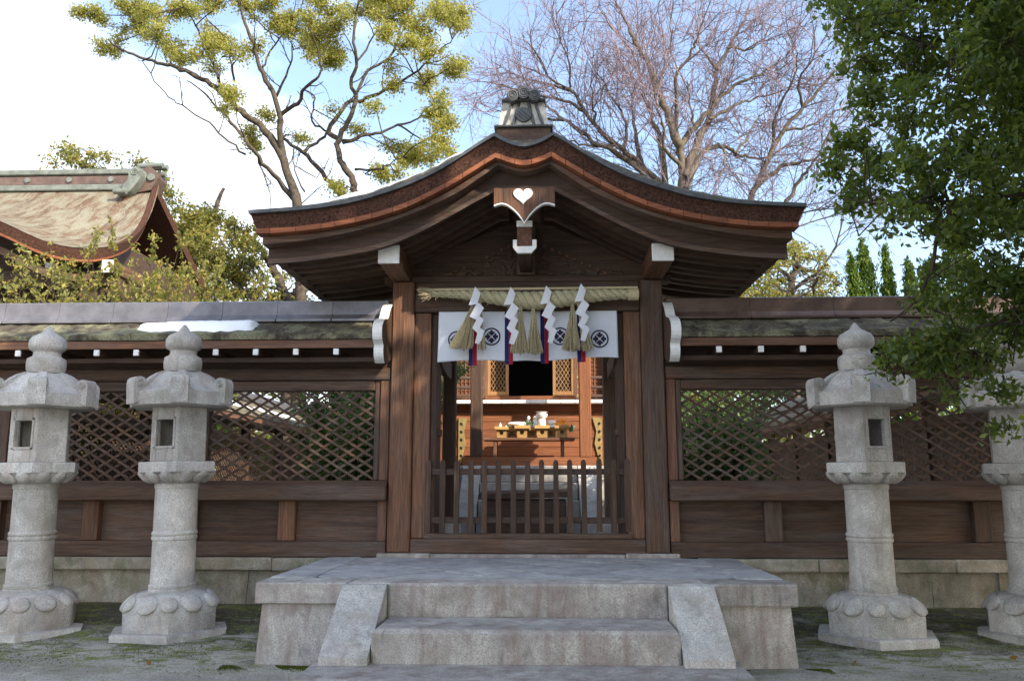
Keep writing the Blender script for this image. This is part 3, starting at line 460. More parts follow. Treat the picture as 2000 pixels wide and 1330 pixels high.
# ================================================================== stone walls under the fences
def stone_wall(s, label):
    w_ = empty('stone_wall', (s * 4.5, 8.85, 0), label, 'wall'); g = random.Random(5 + s)
    x = 1.60
    while x < 9.5:
        L_ = g.uniform(.95, 1.5); a, b = sorted((s * (x + .004), s * min(9.5, x + L_ - .004)))
        if x > 2.0 or True: MB().mm(a, b, 8.69 + g.uniform(0, .006), 9.15, .478, .606, .012).jitter(.004, g.randrange(999)).build('coping_stone', WALLST, w_)
        x += L_
    x = 1.62
    while x < 9.5:
        L_ = g.uniform(.42, .98); a, b = sorted((s * (x + .009), s * min(9.5, x + L_ - .009))); t = g.uniform(-.03, .03)
        y0 = 8.760 + g.uniform(0, .03); MB().add([(a, y0, -.05), (b, y0, -.05), (b, 9.05, -.05), (a, 9.05, -.05), (a + t, y0 + .005, .473), (b + t, y0 + .005, .473), (b, 9.05, .473), (a, 9.05, .473)], [(0, 1, 2, 3), (4, 5, 6, 7), (0, 1, 5, 4), (1, 2, 6, 5), (2, 3, 7, 6), (3, 0, 4, 7)]).jitter(.006, g.randrange(999)).build('wall_stone', WALLST, w_)
        x += L_
    MB().mm(s * 1.62, s * 9.5, 8.80, 9.04, -.06, .470).build('mortar_core', MORTAR, w_)
stone_wall(-1, 'mossy granite footing wall under the fence with the snow patch'); stone_wall(1, 'shaded granite footing wall under the fence beside the evergreen tree')
# sill stone under the gate
th = empty('threshold_stone', (0, 8.9, .6), 'long flat granite sill stone under the gate posts', 'sill stone')
st('slab', STEP, th, -1.58, -1.02, 8.705, 9.25, .50, .655); st('slab', STEP, th, -1.015, 1.015, 8.712, 9.25, .50, .648); st('slab', STEP, th, 1.02, 1.58, 8.705, 9.25, .50, .655)

# ================================================================== gate
gate = empty('shrine_gate', (0, 8.9, .66), 'roofed wooden gate with swooping bark roof, carved pendant and open doorway', 'gate')
for s in (-1, 1):
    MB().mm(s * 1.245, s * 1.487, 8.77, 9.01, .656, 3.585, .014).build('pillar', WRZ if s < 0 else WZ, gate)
    MB().mm(s * 1.062, s * 1.243, 8.835, 8.965, .80, 3.24, .008).build('door_jamb', WRZ, gate)
    MB().mm(s * .995, s * 1.060, 8.90, 8.99, .80, 3.24, .006).build('door_stop', WDZ, gate)
    # open door leaf folded back inside
    lf = MB().mm(s * 1.01, s * 1.055, 9.0, 9.42, .72, 3.2, .006).build('door_leaf', WDZ, gate)
    MB().mm(s * .992, s * 1.008, 9.02, 9.4, 1.9, 1.98).build('rail', WDY, lf)
    # rear post with its stone and tie
    MB().mm(s * .93, s * 1.09, 10.22, 10.38, .93, 3.4, .012).build('rear_post', WDZ if s < 0 else WZ, gate)
    MB().lathe([(.16, .66), (.16, .84), (.12, .92), (.10, .935)], 12, (s * 1.01, 10.30, 0)).build('post_stone', GRANITE, gate, 40)
    MB().prism([(9.0, 2.78), (9.3, 2.70), (9.8, 2.66), (10.14, 2.66), (10.20, 2.70), (10.20, 2.86), (9.9, 2.86), (9.3, 2.92), (9.0, 3.0)], 'yz', s * .98, s * 1.05).build('tie_arm', WY, gate)
BX('sill', WX, gate, -1.243, 1.243, 8.79, 9.0, .650, .797, .01); BX('lintel', WX, gate, -1.243, 1.243, 8.80, 8.98, 3.243, 3.452, .01)
BX('head_beam', WDX, gate, -1.60, 1.60, 8.84, 9.06, 3.585, 3.66, .008); BX('tie_beam', WDX, gate, -1.243, 1.243, 8.82, 9.02, 3.455, 3.583, .008)
# ---- roof curves
def cat(xs, pts):
    px = [p[0] for p in pts]; pz = [p[1] for p in pts]; px = np.array(px); pz = np.array(pz); d = np.gradient(pz, px); out = []
    for x in xs:
        i = int(np.clip(np.searchsorted(px, x) - 1, 0, len(px) - 2)); h = px[i + 1] - px[i]; t = (x - px[i]) / h
        out.append((2 * t**3 - 3 * t**2 + 1) * pz[i] + (t**3 - 2 * t**2 + t) * h * d[i] + (-2 * t**3 + 3 * t**2) * pz[i + 1] + (t**3 - t**2) * h * d[i + 1])
    return out
def curve(c0, kink, pts, xmax, n=30):
    """mirrored roof line: dip at the middle, a kink either side, then the sweep down"""
    xa = np.linspace(0, kink[0], 7); za = [c0 + (kink[1] - c0) * (x / kink[0])**1.7 for x in xa]
    xb = np.linspace(kink[0], xmax, n)[1:]; zb = cat(xb, [kink] + pts); x = list(xa) + list(xb); z = za + list(zb)
    return np.array([-q for q in x[:0:-1]] + x), np.array(z[:0:-1] + z)
TOPX, TOPZ = curve(4.68, (.292, 4.797), [(.42, 4.72), (.58, 4.61), (.88, 4.425), (1.15, 4.30), (1.40, 4.213), (1.66, 4.138), (1.9, 4.094), (2.15, 4.064), (2.4, 4.046), (2.72, 4.028)], 2.72)
ORX_, ORZ_ = curve(4.464, (.268, 4.552), [(.45, 4.435), (.63, 4.318), (.88, 4.175), (1.124, 4.055), (1.37, 3.968), (1.62, 3.902), (1.87, 3.855), (2.11, 3.822), (2.36, 3.803), (2.608, 3.796)], 2.608)
BTX, BTZ = curve(4.445, (.255, 4.522), [(.45, 4.38), (.65, 4.242), (.9, 4.115), (1.166, 4.003), (1.43, 3.915), (1.684, 3.848), (1.95, 3.795), (2.2, 3.757), (2.59, 3.724)], 2.59)
BBX, BBZ = curve(4.305, (.30, 4.292), [(.5, 4.185), (.7, 4.07), (.9, 3.958), (1.15, 3.832), (1.386, 3.737), (1.64, 3.672), (1.9, 3.628), (2.2, 3.590), (2.59, 3.562)], 2.59)
Y0, Y1 = 7.60, 10.20
roof = MB()
# bark thatch body
roof.strip(TOPX * .994, TOPZ - .035, ORX_ * 1.012, ORZ_ + .048, Y0 + .02, Y1 - .02)
RO = roof.build('roof', BARK, gate, 35)
MB().strip(TOPX, TOPZ + .002, TOPX * .998, TOPZ - .033, Y0 - .015, Y0 + .14).build('verge_board', TILE, RO, 35)
# mossy skin that swells up behind the verge
def swell(x, e): return .185 * float(sstep(0, .34, np.array(e))) * (1 - .55 * (abs(x) / 2.72)**3) * (.30 + .70 * float(sstep(.25, .8, np.array(abs(x))))) + max(0., .29 - abs(x)) / .29 * .10 * float(sstep(0, .15, np.array(e)))
ny = 26; ys = np.linspace(Y0 + .0, Y1, ny); V = []; nxr = len(TOPX)
for y in ys:
    e = min(y - Y0, Y1 - y)
    for x, z in zip(TOPX, TOPZ):
        V.append((x, y, z + .004 + swell(x, e) + rnd.uniform(-.007, .007)))
F = [(j * nxr + i, j * nxr + i + 1, (j + 1) * nxr + i + 1, (j + 1) * nxr + i) for j in range(ny - 1) for i in range(nxr - 1)]
MB().add(V, F).build('moss_skin', SKIN, RO, 60)
# cut shingle edge: short pieces along the lower rim
def lerp_curve(cx, cz, x): return float(np.interp(x, cx, cz))
edges = [-2.64]; 
while edges[-1] < 2.44: edges.append(edges[-1] + rnd.uniform(.12, .26))
edges.append(2.64)
for a, b in zip(edges[:-1], edges[1:]):
    xs = np.linspace(a + .0025, b - .0025, 4); z = np.array([lerp_curve(ORX_ * 1.014, ORZ_, q) for q in xs]); o = rnd.uniform(-.004, .003)
    MB().strip(xs, z + .05, xs, z, Y0 + .010 + o, Y0 + .16).build('edge_shingle', CUT, RO)
MB().strip(ORX_, ORZ_ + .046, ORX_, ORZ_ - .002 + .0, Y0 + .165, Y1 - .1).build('under_thatch', CUT, RO, 35)
# soffit boards and bargeboards, front and back
def mid(a, b, t): return a * (1 - t) + b * t
MB().strip(ORX_ * .996, ORZ_ - .004, BTX * 1.004, mid(ORZ_, BTZ, 1.) - .012, Y0 + .10, Y0 + .33).build('soffit_board', WX, RO, 35)
MB().strip(BTX * 1.0, BTZ + .03, BBX, BBZ, 7.86, 7.945).build('bargeboard', WDX, RO, 35); MB().strip(BBX * .999, BBZ + .035, BBX, BBZ - .012, 7.845, 7.858).build('barge_moulding', WX, RO, 35)
MB().strip(BTX, BTZ + .03, BBX, BBZ, 9.88, 9.96).build('bargeboard', WDX, RO, 35)
# deck and rafters
MB().strip(BTX * .985, BTZ + .02, BTX * .985, BTZ - .015, 7.95, 9.87).build('roof_deck', WDX, RO, 35)
for s in (-1, 1):
    sel = (s * BBX > .16); xs = BBX[sel] * .985; zr = BBZ[sel] + .022
    o = np.argsort(xs); xs = xs[o]; zr = zr[o]
    for k, y in enumerate((8.14, 8.38, 8.62, 8.86, 9.10, 9.34, 9.58)): MB().strip(xs, zr + .10, xs, zr + (.012 if k % 2 else 0), y, y + .085).build('rafter', WX if k % 2 else WDX, RO, 35)
    for xb in (.75, 1.15, 1.85, 2.25): 
        zb = lerp_curve(BBX, BBZ, s * xb); MB().mm(s * (xb - .03), s * (xb + .03), 7.96, 9.86, zb + .085, zb + .15).build('batten', WDY, RO)
    MB().mm(s * 2.46, s * 2.56, 7.96, 9.86, 3.60, 3.655).build('eave_board', WY, RO)
    # main purlin with its white end
    pu = MB().mm(s * 1.29, s * 1.505, 8.045, 9.85, 3.595, 3.80, .008).build('purlin', WRY, gate); MB().mm(s * 1.287, s * 1.508, 8.018, 8.043, 3.592, 3.785 if s < 0 else 3.775, .006).build('white_end', WHITE, pu)
# middle strut, its boat bracket and ridge purlin
BX('king_strut', WZ, gate, -.105, .10, 8.80, 8.93, 3.66, 4.2, .008); rp = BX('ridge_purlin', WRY, gate, -.082, .072, 8.045, 9.85, 3.74, 4.02, .006)
MB().prism([(-.122, 3.825), (-.122, 3.745), (-.075, 3.685), (.068, 3.685), (.118, 3.745), (.118, 3.825), (.075, 3.825), (.075, 3.755), (-.082, 3.755), (-.082, 3.825)], 'xz', 8.012, 8.05).build('boat_bracket', WHITE, rp)
MB().mm(-.085, .078, 8.015, 8.043, 3.965, 4.03, .005).build('white_end', WHITE, rp); BX('bracket_arm', WDY, gate, -.075, .068, 8.05, 9.85, 3.685, 3.735)
# carved gable panels either side of the strut
for s in (-1, 1):
    cp = MB().prism([(s * .0005, 3.655), (s * 1.30, 3.655), (s * 1.30, 3.80), (s * .75, 4.06), (s * .0005, 4.36)], 'xz', 8.93, 8.96).build('carved_panel', WDX, gate)
    g = random.Random(9); lm = MB()
    for k in range(46):
        x = g.uniform(.16, 1.15); top = 4.16 - .46 * x; z = g.uniform(3.69, max(3.70, top - .1)); a = g.uniform(0, 6.28)
        lm.ell((s * x, 8.925, z), (.055 * g.uniform(.7, 1.3), .014, .020), Matrix.Rotation(a, 3, 'Y'), 8, 4)
    tag(lm.build('relief_carving', WX, cp, 60), kind='stuff'); bs = MB().box((0, 0, 0), (.038, .025, .036), .005).mesh('bead')
    for k in range(11): x = .2 + k * .085; b_ = obj('bead', bs, WRX, cp); b_.location = (s * x, 8.917, 4.11 - .47 * x)
# pendant with its heart
def heart(n=28, w_=.1, h=.08):
    P = []
    for k in range(n):
        t = 2 * math.pi * k / n; P.append((w_ * (math.sin(t)**3), h * (13 * math.cos(t) - 5 * math.cos(2 * t) - 2 * math.cos(3 * t) - math.cos(4 * t)) / 15.))
    return P
gp = []
for t, dz in zip(np.linspace(0, 1, 13), cat(np.linspace(0, 1, 13), [(0, 0), (.14, .016), (.27, .021), (.40, .012), (.52, -.010), (.65, -.042), (.77, -.080), (.89, -.128), (1, -.182)])): gp.append((-.305 + .305 * t, 4.12 + dz))
gp = gp + [(-x, z) for x, z in gp[-2::-1]]
pend = MB().prism([(-.305, 4.30)] + gp + [(.305, 4.30)], 'xz', 7.80, 7.842).build('pendant', WRZ, gate)
rim = MB()
for a, b in zip(gp[:-1], gp[1:]): rim.add([(a[0], 7.792, a[1]), (b[0], 7.792, b[1]), (b[0], 7.792, b[1] - .013), (a[0], 7.792, a[1] - .013), (a[0], 7.845, a[1]), (b[0], 7.845, b[1]), (b[0], 7.845, b[1] - .013), (a[0], 7.845, a[1] - .013)], [(0, 1, 2, 3), (4, 5, 6, 7), (3, 2, 6, 7), (0, 1, 5, 4), (0, 3, 7, 4), (1, 2, 6, 5)])
rim.build('white_rim', WHITE, pend)
MB().prism([(x - .012, 4.218 + z * 1.0) for x, z in heart(32, .098, .088)], 'xz', 7.786, 7.801).build('heart', WHITE, pend)
for xk in (-.19, .155): MB().mm(xk - .016, xk + .016, 7.793, 7.80, 4.10, 4.295, .003).build('batten', WZ, pend)
# ---- ridge
rg = MB().mm(-.285, .268, 7.86, 10.0, 4.79, 4.968, .006).build('ridge_box', WDY, gate); MB().mm(-.31, .295, 7.83, 10.03, 4.968, 4.992, .006).build('cover_plate', TILE, rg)
ot = MB().add([(-.265, 7.86, 4.992), (.25, 7.86, 4.992), (.205, 7.90, 5.27), (-.22, 7.90, 5.27), (-.265, 10.0, 4.992), (.25, 10.0, 4.992), (.205, 10.0, 5.27), (-.22, 10.0, 5.27)], [(0, 1, 2, 3), (4, 5, 6, 7), (0, 4, 7, 3), (1, 5, 6, 2), (3, 2, 6, 7), (0, 1, 5, 4)]).build('ridge_end_tile', PLASTER, rg)
MB().mm(-.235, .222, 7.84, 10.0, 5.262, 5.285, .005).build('tile_course', TILE, ot)
for k, (x, z) in enumerate(((-.118, 5.30), (-.006, 5.325), (.106, 5.30))):
    d = MB().tube([(x, 7.80, z), (x, 10.0, z)], .062, 20).build('round_tile', TILE, rg, 40)
    for r_ in (.046, .024): MB().tube([(x + r_ * math.cos(a), 7.797, z + r_ * math.sin(a)) for a in np.linspace(0, 6.2832, 19)], .006, 5, False).build('tile_ring', TILE, d)
for xa, xb in ((-.125, -.205), (-.055, -.115), (.11, .19), (.04, .10)): MB().tube([(xa, 7.893, 5.262), (xb * 1.0, 7.853, 4.995)], .017, 6).build('tile_band', TILE, ot)
for xa, xb in ((-.09, -.235), (.078, .222)): pass
dc = MB().tube([(-.008, 7.835, 5.105), (-.008, 7.89, 5.105)], .078, 24).build('ridge_crest', TILE, ot, 40)
for k in (-1, 0, 1): MB().tube([(-.05 + k * .02, 7.832, 5.135 + k * .02), (.03 + k * .02, 7.832, 5.06 + k * .02)], .007, 5).build('crest_bar', TILE, dc)
# snow lying on the gate's west slope
sn = MB(); xs = np.linspace(-2.25, -.45, 22); V = []; n2 = 14; yy = np.linspace(7.82, 9.9, n2)
for y in yy:
    for x in xs:
        e = min((x + 2.27) / .5, (-.40 - x) / .30, (y - 7.80) / .10, (9.95 - y) / .2); th_ = .085 * float(sstep(0, 1, np.array(max(0, e)))) * (.85 + .25 * math.sin(3 * x + y)); em = min(y - Y0, Y1 - y)
        V.append((x, y, lerp_curve(TOPX, TOPZ, x) + swell(x, em) - .012 + th_))
sn.add(V, [(j * 22 + i, j * 22 + i + 1, (j + 1) * 22 + i + 1, (j + 1) * 22 + i) for j in range(n2 - 1) for i in range(21)])
tag(sn.build('snow_patch', SNOW, None, 60), 'long band of leftover snow lying on one slope of the gate roof', 'snow')

# ================================================================== low picket barrier in the doorway
pk = empty('picket_barrier', (0, 8.85, .80), 'low dark wooden picket barrier closing the gate doorway', 'barrier')
pm = MB().prism([(-.028, .0), (.028, .0), (.028, .735), (.018, .762), (0, .772), (-.018, .762), (-.028, .735)], 'xz', -.02, .02).mesh('picket')
for k in range(15):
    x = -1.063 + k * (2.126 / 14) + rnd.uniform(-.006, .006); o = obj('picket', pm, WZ if k % 3 else WDZ, pk); o.location = (x, 8.845, .852 + rnd.choice((0, 0, -.004, .02)) + rnd.uniform(-.006, .006)); o.rotation_euler = (0, R(rnd.uniform(-.5, .5)), 0)
    o.scale = (1.1 if k in (0, 14) else 1, 1, 1)
BX('rail', WX, pk, -1.06, 1.06, 8.868, 8.90, 1.465, 1.53, .004); BX('rail', WX, pk, -1.06, 1.06, 8.868, 8.90, .955, 1.02, .004); BX('foot_beam', WX, pk, -1.10, 1.10, 8.805, 8.91, .799, .852, .006)

# ================================================================== curtain, ribbons, rope, tassels, paper streamers
def cy_(x, z): return 8.775 + (3.24 - z) * .01 + .011 * math.sin(x * 7.3 + .6) * (3.25 - z) / .5 + .006 * math.sin(x * 19 + z * 7) * (3.26 - z) / .5
CT = MB(); nxc, nzc = 90, 26; V = []
for j in range(nzc):
    for i in range(nxc):
        u = i / (nxc - 1); t = j / (nzc - 1); x = -.968 + 1.956 * u; zb = 2.678 + .016 * math.sin(u * 9) + .035 * u + .014 * math.exp(-((u - .5) / .06)**2); z = 3.238 * (1 - t) + zb * t; x += (u - .5) * .02 * t
        V.append((x, cy_(x, z), z))
CT.add(V, [(j * nxc + i, j * nxc + i + 1, (j + 1) * nxc + i + 1, (j + 1) * nxc + i) for j in range(nzc - 1) for i in range(nxc - 1)])
cur = CT.build('door_curtain', CLOTH, None, 80); tag(cur, 'short white cloth curtain printed with round dark crests in the doorway', 'curtain')
sm = cur.modifiers.new('thick', 'SOLIDIFY'); sm.thickness = .003; sm.offset = 1
def flat(polys, name, mt, par, off=.006):
    mb = MB()
    for P in polys:
        b = len(mb.v); mb.add([(x, cy_(x, z) - off, z) for x, z in P], [tuple(range(len(P)))])
    return mb.build(name, mt, par)
def ring(cx, cz, r0, r1, n=36): return [[(cx + r * math.cos(2 * math.pi * k / n), cz + r * math.sin(2 * math.pi * k / n)) for r, k in ((r0, k), (r1, k), (r1, k + 1), (r0, k + 1))] for k in range(n)]
def crest(cx, cz):
    P = ring(cx, cz, .083, .099)
    for q in range(4):      # four rounded lobes set diagonally, a pale gap between them, a bar across each
        a = math.pi / 4 + q * math.pi / 2; ux, uz = math.cos(a), math.sin(a)
        for s in (-1, 1): P.append([(cx + ux * (.036 + .026 * math.cos(t)) - uz * s * (.004 + .027 * math.sin(t)), cz + uz * (.036 + .026 * math.cos(t)) + ux * s * (.004 + .027 * math.sin(t))) for t in np.linspace(0, math.pi, 10)])
        b = q * math.pi / 2; vx, vz = math.cos(b), math.sin(b); P.append([(cx + vx * .030 - vz * .008, cz + vz * .030 + vx * .008), (cx + vx * .068 - vz * .016, cz + vz * .068 + vx * .016), (cx + vx * .074, cz + vz * .074), (cx + vx * .068 + vz * .016, cz + vz * .068 - vx * .016), (cx + vx * .030 + vz * .008, cz + vz * .030 - vx * .008)])
    return P
for cx, cz in ((-.765, 2.925), (-.385, 2.957), (.365, 2.957), (.795, 2.925)): flat(crest(cx, cz), 'crest', INK, cur)
for cx in (-.59, -.195, .195, .595):
    zb = 2.66 + .03 * (cx + .6) / 1.2
    for k, mt in ((0, NAVY), (1, CRIM)):
        x0 = cx - .045 + k * .045; mb = MB(); zz = np.linspace(3.235, zb - .022, 16)
        mb.strip([x0, x0 + .044], [3.235, 3.235], [x0, x0 + .044], [zb, zb], 0, 1) if False else None
        V = []
        for z in zz:
            y = cy_(cx, max(z, 2.70)) - .010
            V += [(x0, y, z), (x0 + .044, y, z), (x0 + .044, y + .002, z), (x0, y + .002, z)]
        mb.add(V, [(4 * i + k_, 4 * i + (k_ + 1) % 4, 4 * i + 4 + (k_ + 1) % 4, 4 * i + 4 + k_) for i in range(15) for k_ in range(4)] + [(0, 1, 2, 3), (60, 61, 62, 63)])
        mb.build('ribbon', mt, cur)
rope = empty('straw_rope', (0, 8.62, 3.37), 'thick twisted straw rope hung across the top of the gate doorway', 'rope')
def rz(u): return 3.408 - .075 * math.exp(-((u - .5) / .26)**2) - .02 * u
def rr(u): return .030 + .052 * math.exp(-((u - .52) / .30)**2) + .016 * u
for q in range(3):
    P = []; rad = []
    for k in range(150):
        u = k / 149; a = u * 2 * math.pi * 8.5 + q * 2.094; x = -1.02 + 2.18 * u; r_ = rr(u) * .56
        P.append((x, 8.62 + r_ * math.cos(a), rz(u) + r_ * math.sin(a))); rad.append(rr(u) * .60)
    MB().tube(P, rad, 9).build('strand', STRAW, rope, 60)
MB().tube([(1.10, 8.62, 3.382), (1.21, 8.62, 3.380)], [.066, .064], 18).build('bound_end', STRAW2, rope, 40)
MB().tube([(-1.08, 8.60, 3.45), (-.2, 8.59, 3.448), (1.2, 8.59, 3.452)], .014, 8).build('bamboo_pole', STRAW2, rope, 40)
def straws(n, src, dst, r, g):
    return segs_mesh('straw', [(src(g), dst(g), r, r * .6) for _ in range(n)])
g = random.Random(3)
fr = []
for k in range(150): a = Vector((-1.0, 8.62 + g.gauss(0, .012), 3.41 + g.gauss(0, .012))); fr.append((a, a + Vector((-g.uniform(.06, .19), g.gauss(0, .03), g.gauss(.005, .038))), .003, .0015))
for k in range(170):
    u = g.random(); a = Vector((-1.0 + 2.15 * u, 8.62 - rr(u) * .9, rz(u) + g.uniform(-1, .8) * rr(u))); fr.append((a, a + Vector((g.uniform(-.06, .05), -g.uniform(.0, .03), g.uniform(-.07, .01))), .0022, .001))
tag(obj('frayed_straw', segs_mesh('fray', fr), STRAW2, rope), kind='stuff')
def tassel(x, z0, xb, wd, zb, n=130):
    L_ = []
    for k in range(n):
        t = g.uniform(-1, 1); a = Vector((x + t * .012, 8.60 + g.gauss(0, .012), z0)); c_ = Vector((x + (xb - x) * .35 + t * wd * .38, 8.58 + g.gauss(0, .018), z0 - (z0 - zb) * .38)); b = Vector((xb + t * wd, 8.575 + g.gauss(0, .028), zb + g.uniform(-.02, .025) + abs(t) * .02))
        L_ += [(a, c_, .0042, .0042), (c_, b, .0042, .0030)]
    o = obj('straw_tassel', segs_mesh('tassel', L_), STRAW2, rope)
    MB().tube([(x, 8.60, z0 + .05), (x, 8.60, z0 - .02)], [.016, .019], 10).build('binding', STRAW, o)
tassel(-.565, 3.30, -.70, .135, 2.79, 170); tassel(-.50, 3.28, -.475, .045, 2.775, 60); tassel(-.06, 3.25, -.075, .10, 2.745, 140); tassel(.075, 3.25, .09, .09, 2.735, 130); tassel(.50, 3.28, .475, .10, 2.765, 140); tassel(.565, 3.27, .655, .07, 2.765, 90)
SEG = [[(0, 0), (45, 52), (20, 150), (-54, 164)], [(20, 132), (75, 178), (16, 288), (-46, 258)], [(30, 246), (73, 280), (20, 398), (-23, 360)], [(30, 345), (80, 378), (40, 494), (0, 486)]]
for k, (x, z, tl) in enumerate(((-.545, 3.45, .0), (-.165, 3.445, .03), (.215, 3.455, -.02), (.585, 3.475, .02))):
    sh = empty('paper_streamer', (x, 8.53, z - .6), ['white zigzag paper streamer over the widest straw tassel by the frayed rope end', 'white zigzag paper streamer between the frayed rope end and the paired straw tassels', 'white zigzag paper streamer overlapping the second of the paired straw tassels', 'white zigzag paper streamer nearest the bound end of the straw rope'][k], 'paper streamer', 'zigzag papers on the rope')
    for q, sg in enumerate(SEG):
        yo = 8.475 + (.012 if q % 2 else 0) + .01 * q; P = [(x + (a * math.cos(tl) - b * math.sin(tl)) / 800., z - (b * math.cos(tl) + a * math.sin(tl)) / 800.) for a, b in sg]
        MB().add([(P[0][0], yo, P[0][1]), (P[1][0], yo + .03, P[1][1]), (P[2][0], yo + .022, P[2][1]), (P[3][0], yo - .008, P[3][1])] + [(P[0][0], yo + .002, P[0][1]), (P[1][0], yo + .032, P[1][1]), (P[2][0], yo + .024, P[2][1]), (P[3][0], yo - .006, P[3][1])], [(0, 1, 2, 3), (4, 5, 6, 7), (0, 1, 5, 4), (1, 2, 6, 5), (2, 3, 7, 6), (3, 0, 4, 7)]).build('paper_fold', PAPER, sh)
# ================================================================== roofed lattice fences either side of the gate
def box_m(a, b, y0, y1, z0, z1, bev=.006): return MB().mm(a, b, y0, y1, z0, z1, bev)
def slat(mt, par, x0, z0, x1, z1, y, w_=.026, d=.014):
    t = Vector((x1 - x0, 0, z1 - z0)); L_ = t.length; a = math.atan2(z1 - z0, x1 - x0)
    MB().box(((x0 + x1) / 2, y, (z0 + z1) / 2), (L_, d, w_), 0, Matrix.Rotation(-a, 3, 'Y')).build('slat', mt, par)
def lattice(mt, par, xa, xb, za, zb, y, step=.182, slope=.62):
    h = zb - za
    for sg, yy in ((-1, y), (1, y + .0155)):
        c = xa - h / slope + (step * .4 if sg > 0 else step * .15)
        while c < xb:
            p0 = (c, za) if sg > 0 else (c, zb); p1 = (c + h / slope, zb) if sg > 0 else (c + h / slope, za); t0 = max(0, (xa - p0[0]) / (p1[0] - p0[0])); t1 = min(1, (xb - p0[0]) / (p1[0] - p0[0]))
            if t1 - t0 > .03: slat(mt, par, p0[0] + (p1[0] - p0[0]) * t0, p0[1] + (p1[1] - p0[1]) * t0, p0[0] + (p1[0] - p0[0]) * t1, p0[1] + (p1[1] - p0[1]) * t1, yy)
            c += step
def fence(s, label, cap):
    f = empty('lattice_fence', (s * 4.6, 8.9, .61), label, 'fence'); XE = 9.2; e = lambda a: s * a
    wx, wz = (WX, WZ)
    box_m(e(1.50), e(XE), 8.775, 9.02, .609, .770, .01).build('bottom_rail', wx, f); box_m(e(1.50), e(XE), 8.70, 9.05, 1.195, 1.352, .012).build('sill_rail', wx, f)
    MB().prism([(8.72, 1.352), (8.80, 1.405), (9.0, 1.405), (9.04, 1.352)], 'yz', e(1.50), e(XE)).build('sill_bevel', wx, f)
    box_m(e(1.50), e(XE), 8.79, 9.0, 2.49, 2.622, .008).build('top_rail', wx, f); box_m(e(1.50), e(XE), 8.83, 8.97, 2.624, 2.834, .0).build('plate_beam', WDX, f); box_m(e(1.50), e(XE), 8.50, 8.60, 2.645, 2.70, .006).build('eave_beam', WDX, f)
    posts = [1.55, 3.655, 5.80, 7.95]
    for i, p in enumerate(posts):
        hw_ = .05 if i == 0 else .085; box_m(e(p - hw_), e(p + hw_), 8.80, 8.985, .772, 1.194, .006).build('post', WRZ if i == 0 else wz, f); box_m(e(p - hw_), e(p + hw_), 8.79 if i else 8.81, 8.985, 1.407, 2.488, .006).build('post', WRZ if i == 0 else wz, f)
        if i == len(posts) - 1: break
        q = posts[i + 1]; m_ = (p + q) / 2 - (.02 if i == 0 else 0)
        box_m(e(m_ - .09), e(m_ + .09), 8.815, 8.98, .772, 1.193, .008).build('strut', WRZ if s < 0 and i < 2 else wz, f)
        for a, b in ((p + hw_, m_ - .092), (m_ + .092, q - .087)):
            box_m(e(a), e(b), 8.90, 8.925, .768, 1.198, .0).build('panel_board', wx, f)
        # lattice frame
        la, lb = p + (.115 if i == 0 else .16), q - .16
        for a, b in ((p + hw_ + .002, la), (lb, q - .087)): box_m(e(a), e(b), 8.83, 8.96, 1.407, 2.488, .01).build('frame_stile', wz, f)
        box_m(e(la + .001), e(lb - .001), 8.83, 8.96, 2.376, 2.488, .008).build('frame_rail', wx, f)
        a, b = sorted((e(la), e(lb))); lattice(wx, f, a, b, 1.407, 2.376, 8.872)
    # roof
    ro = MB(); n = 90; xs = np.linspace(1.53, XE, n); g_ = random.Random(3 + s); V = []; prof = [(8.34, 2.868), (8.335, 2.925), (8.42, 2.965), (8.56, 3.030), (8.68, 3.092), (8.78, 3.15), (9.02, 3.15), (9.25, 3.03), (9.46, 2.93), (9.46, 2.868)]
    for x in xs:
        wob = .012 * math.sin(x * 2.1) + g_.uniform(-.006, .006)
        for k, (y, z) in enumerate(prof): V.append((e(x), y + (g_.uniform(-.008, .008) if k in (1, 2) else 0), z + (wob + g_.uniform(-.009, .009) if 1 <= k <= 4 else 0)))
    m_ = len(prof); ro.add(V, [(i * m_ + k, i * m_ + (k + 1) % m_, (i + 1) * m_ + (k + 1) % m_, (i + 1) * m_ + k) for i in range(n - 1) for k in range(m_)] + [tuple(range(m_)), tuple((n - 1) * m_ + k for k in range(m_))])
    RF = ro.build('roof', SKIN, f, 50)
    box_m(e(1.60), e(XE), 8.352, 8.385, 2.775, 2.862, .004).build('fascia', WRX, RF); box_m(e(1.60), e(XE), 8.39, 8.83, 2.835, 2.862, .003).build('eave_soffit', WDX, RF); box_m(e(1.60), e(XE), 8.98, 9.42, 2.835, 2.862, .003).build('eave_soffit', WDX, RF)
    x = 1.99
    am = MB().mm(-.026, .026, .026, .50, -.03, .03, .004).mesh('arm'); em = MB().mm(-.028, .028, 0, .026, -.032, .032, .004).mesh('arm_end')
    while x < XE:
        a = obj('rafter_arm', am, WDY, f); a.location = (e(x), 8.345, 2.735); c_ = obj('white_end', em, WHITE, a, True); x += .427
    # sheet-metal ridge cap in lengths
    x = 1.53; k = 0
    while x < XE:
        b = min(XE, x + (.62 if s < 0 else .90)); cp = MB().prism([(8.735, 3.165), (8.76, 3.215), (8.765, 3.365), (8.82, 3.385), (8.98, 3.385), (9.035, 3.365), (9.04, 3.215), (9.065, 3.165)], 'yz', e(x + .002), e(b - .002)).build('ridge_cap', cap, f)
        box_m(e(x + .003), e(b - .003), 8.705, 9.095, 3.128, 3.163, .006).build('drip_strip', cap, cp); x = b
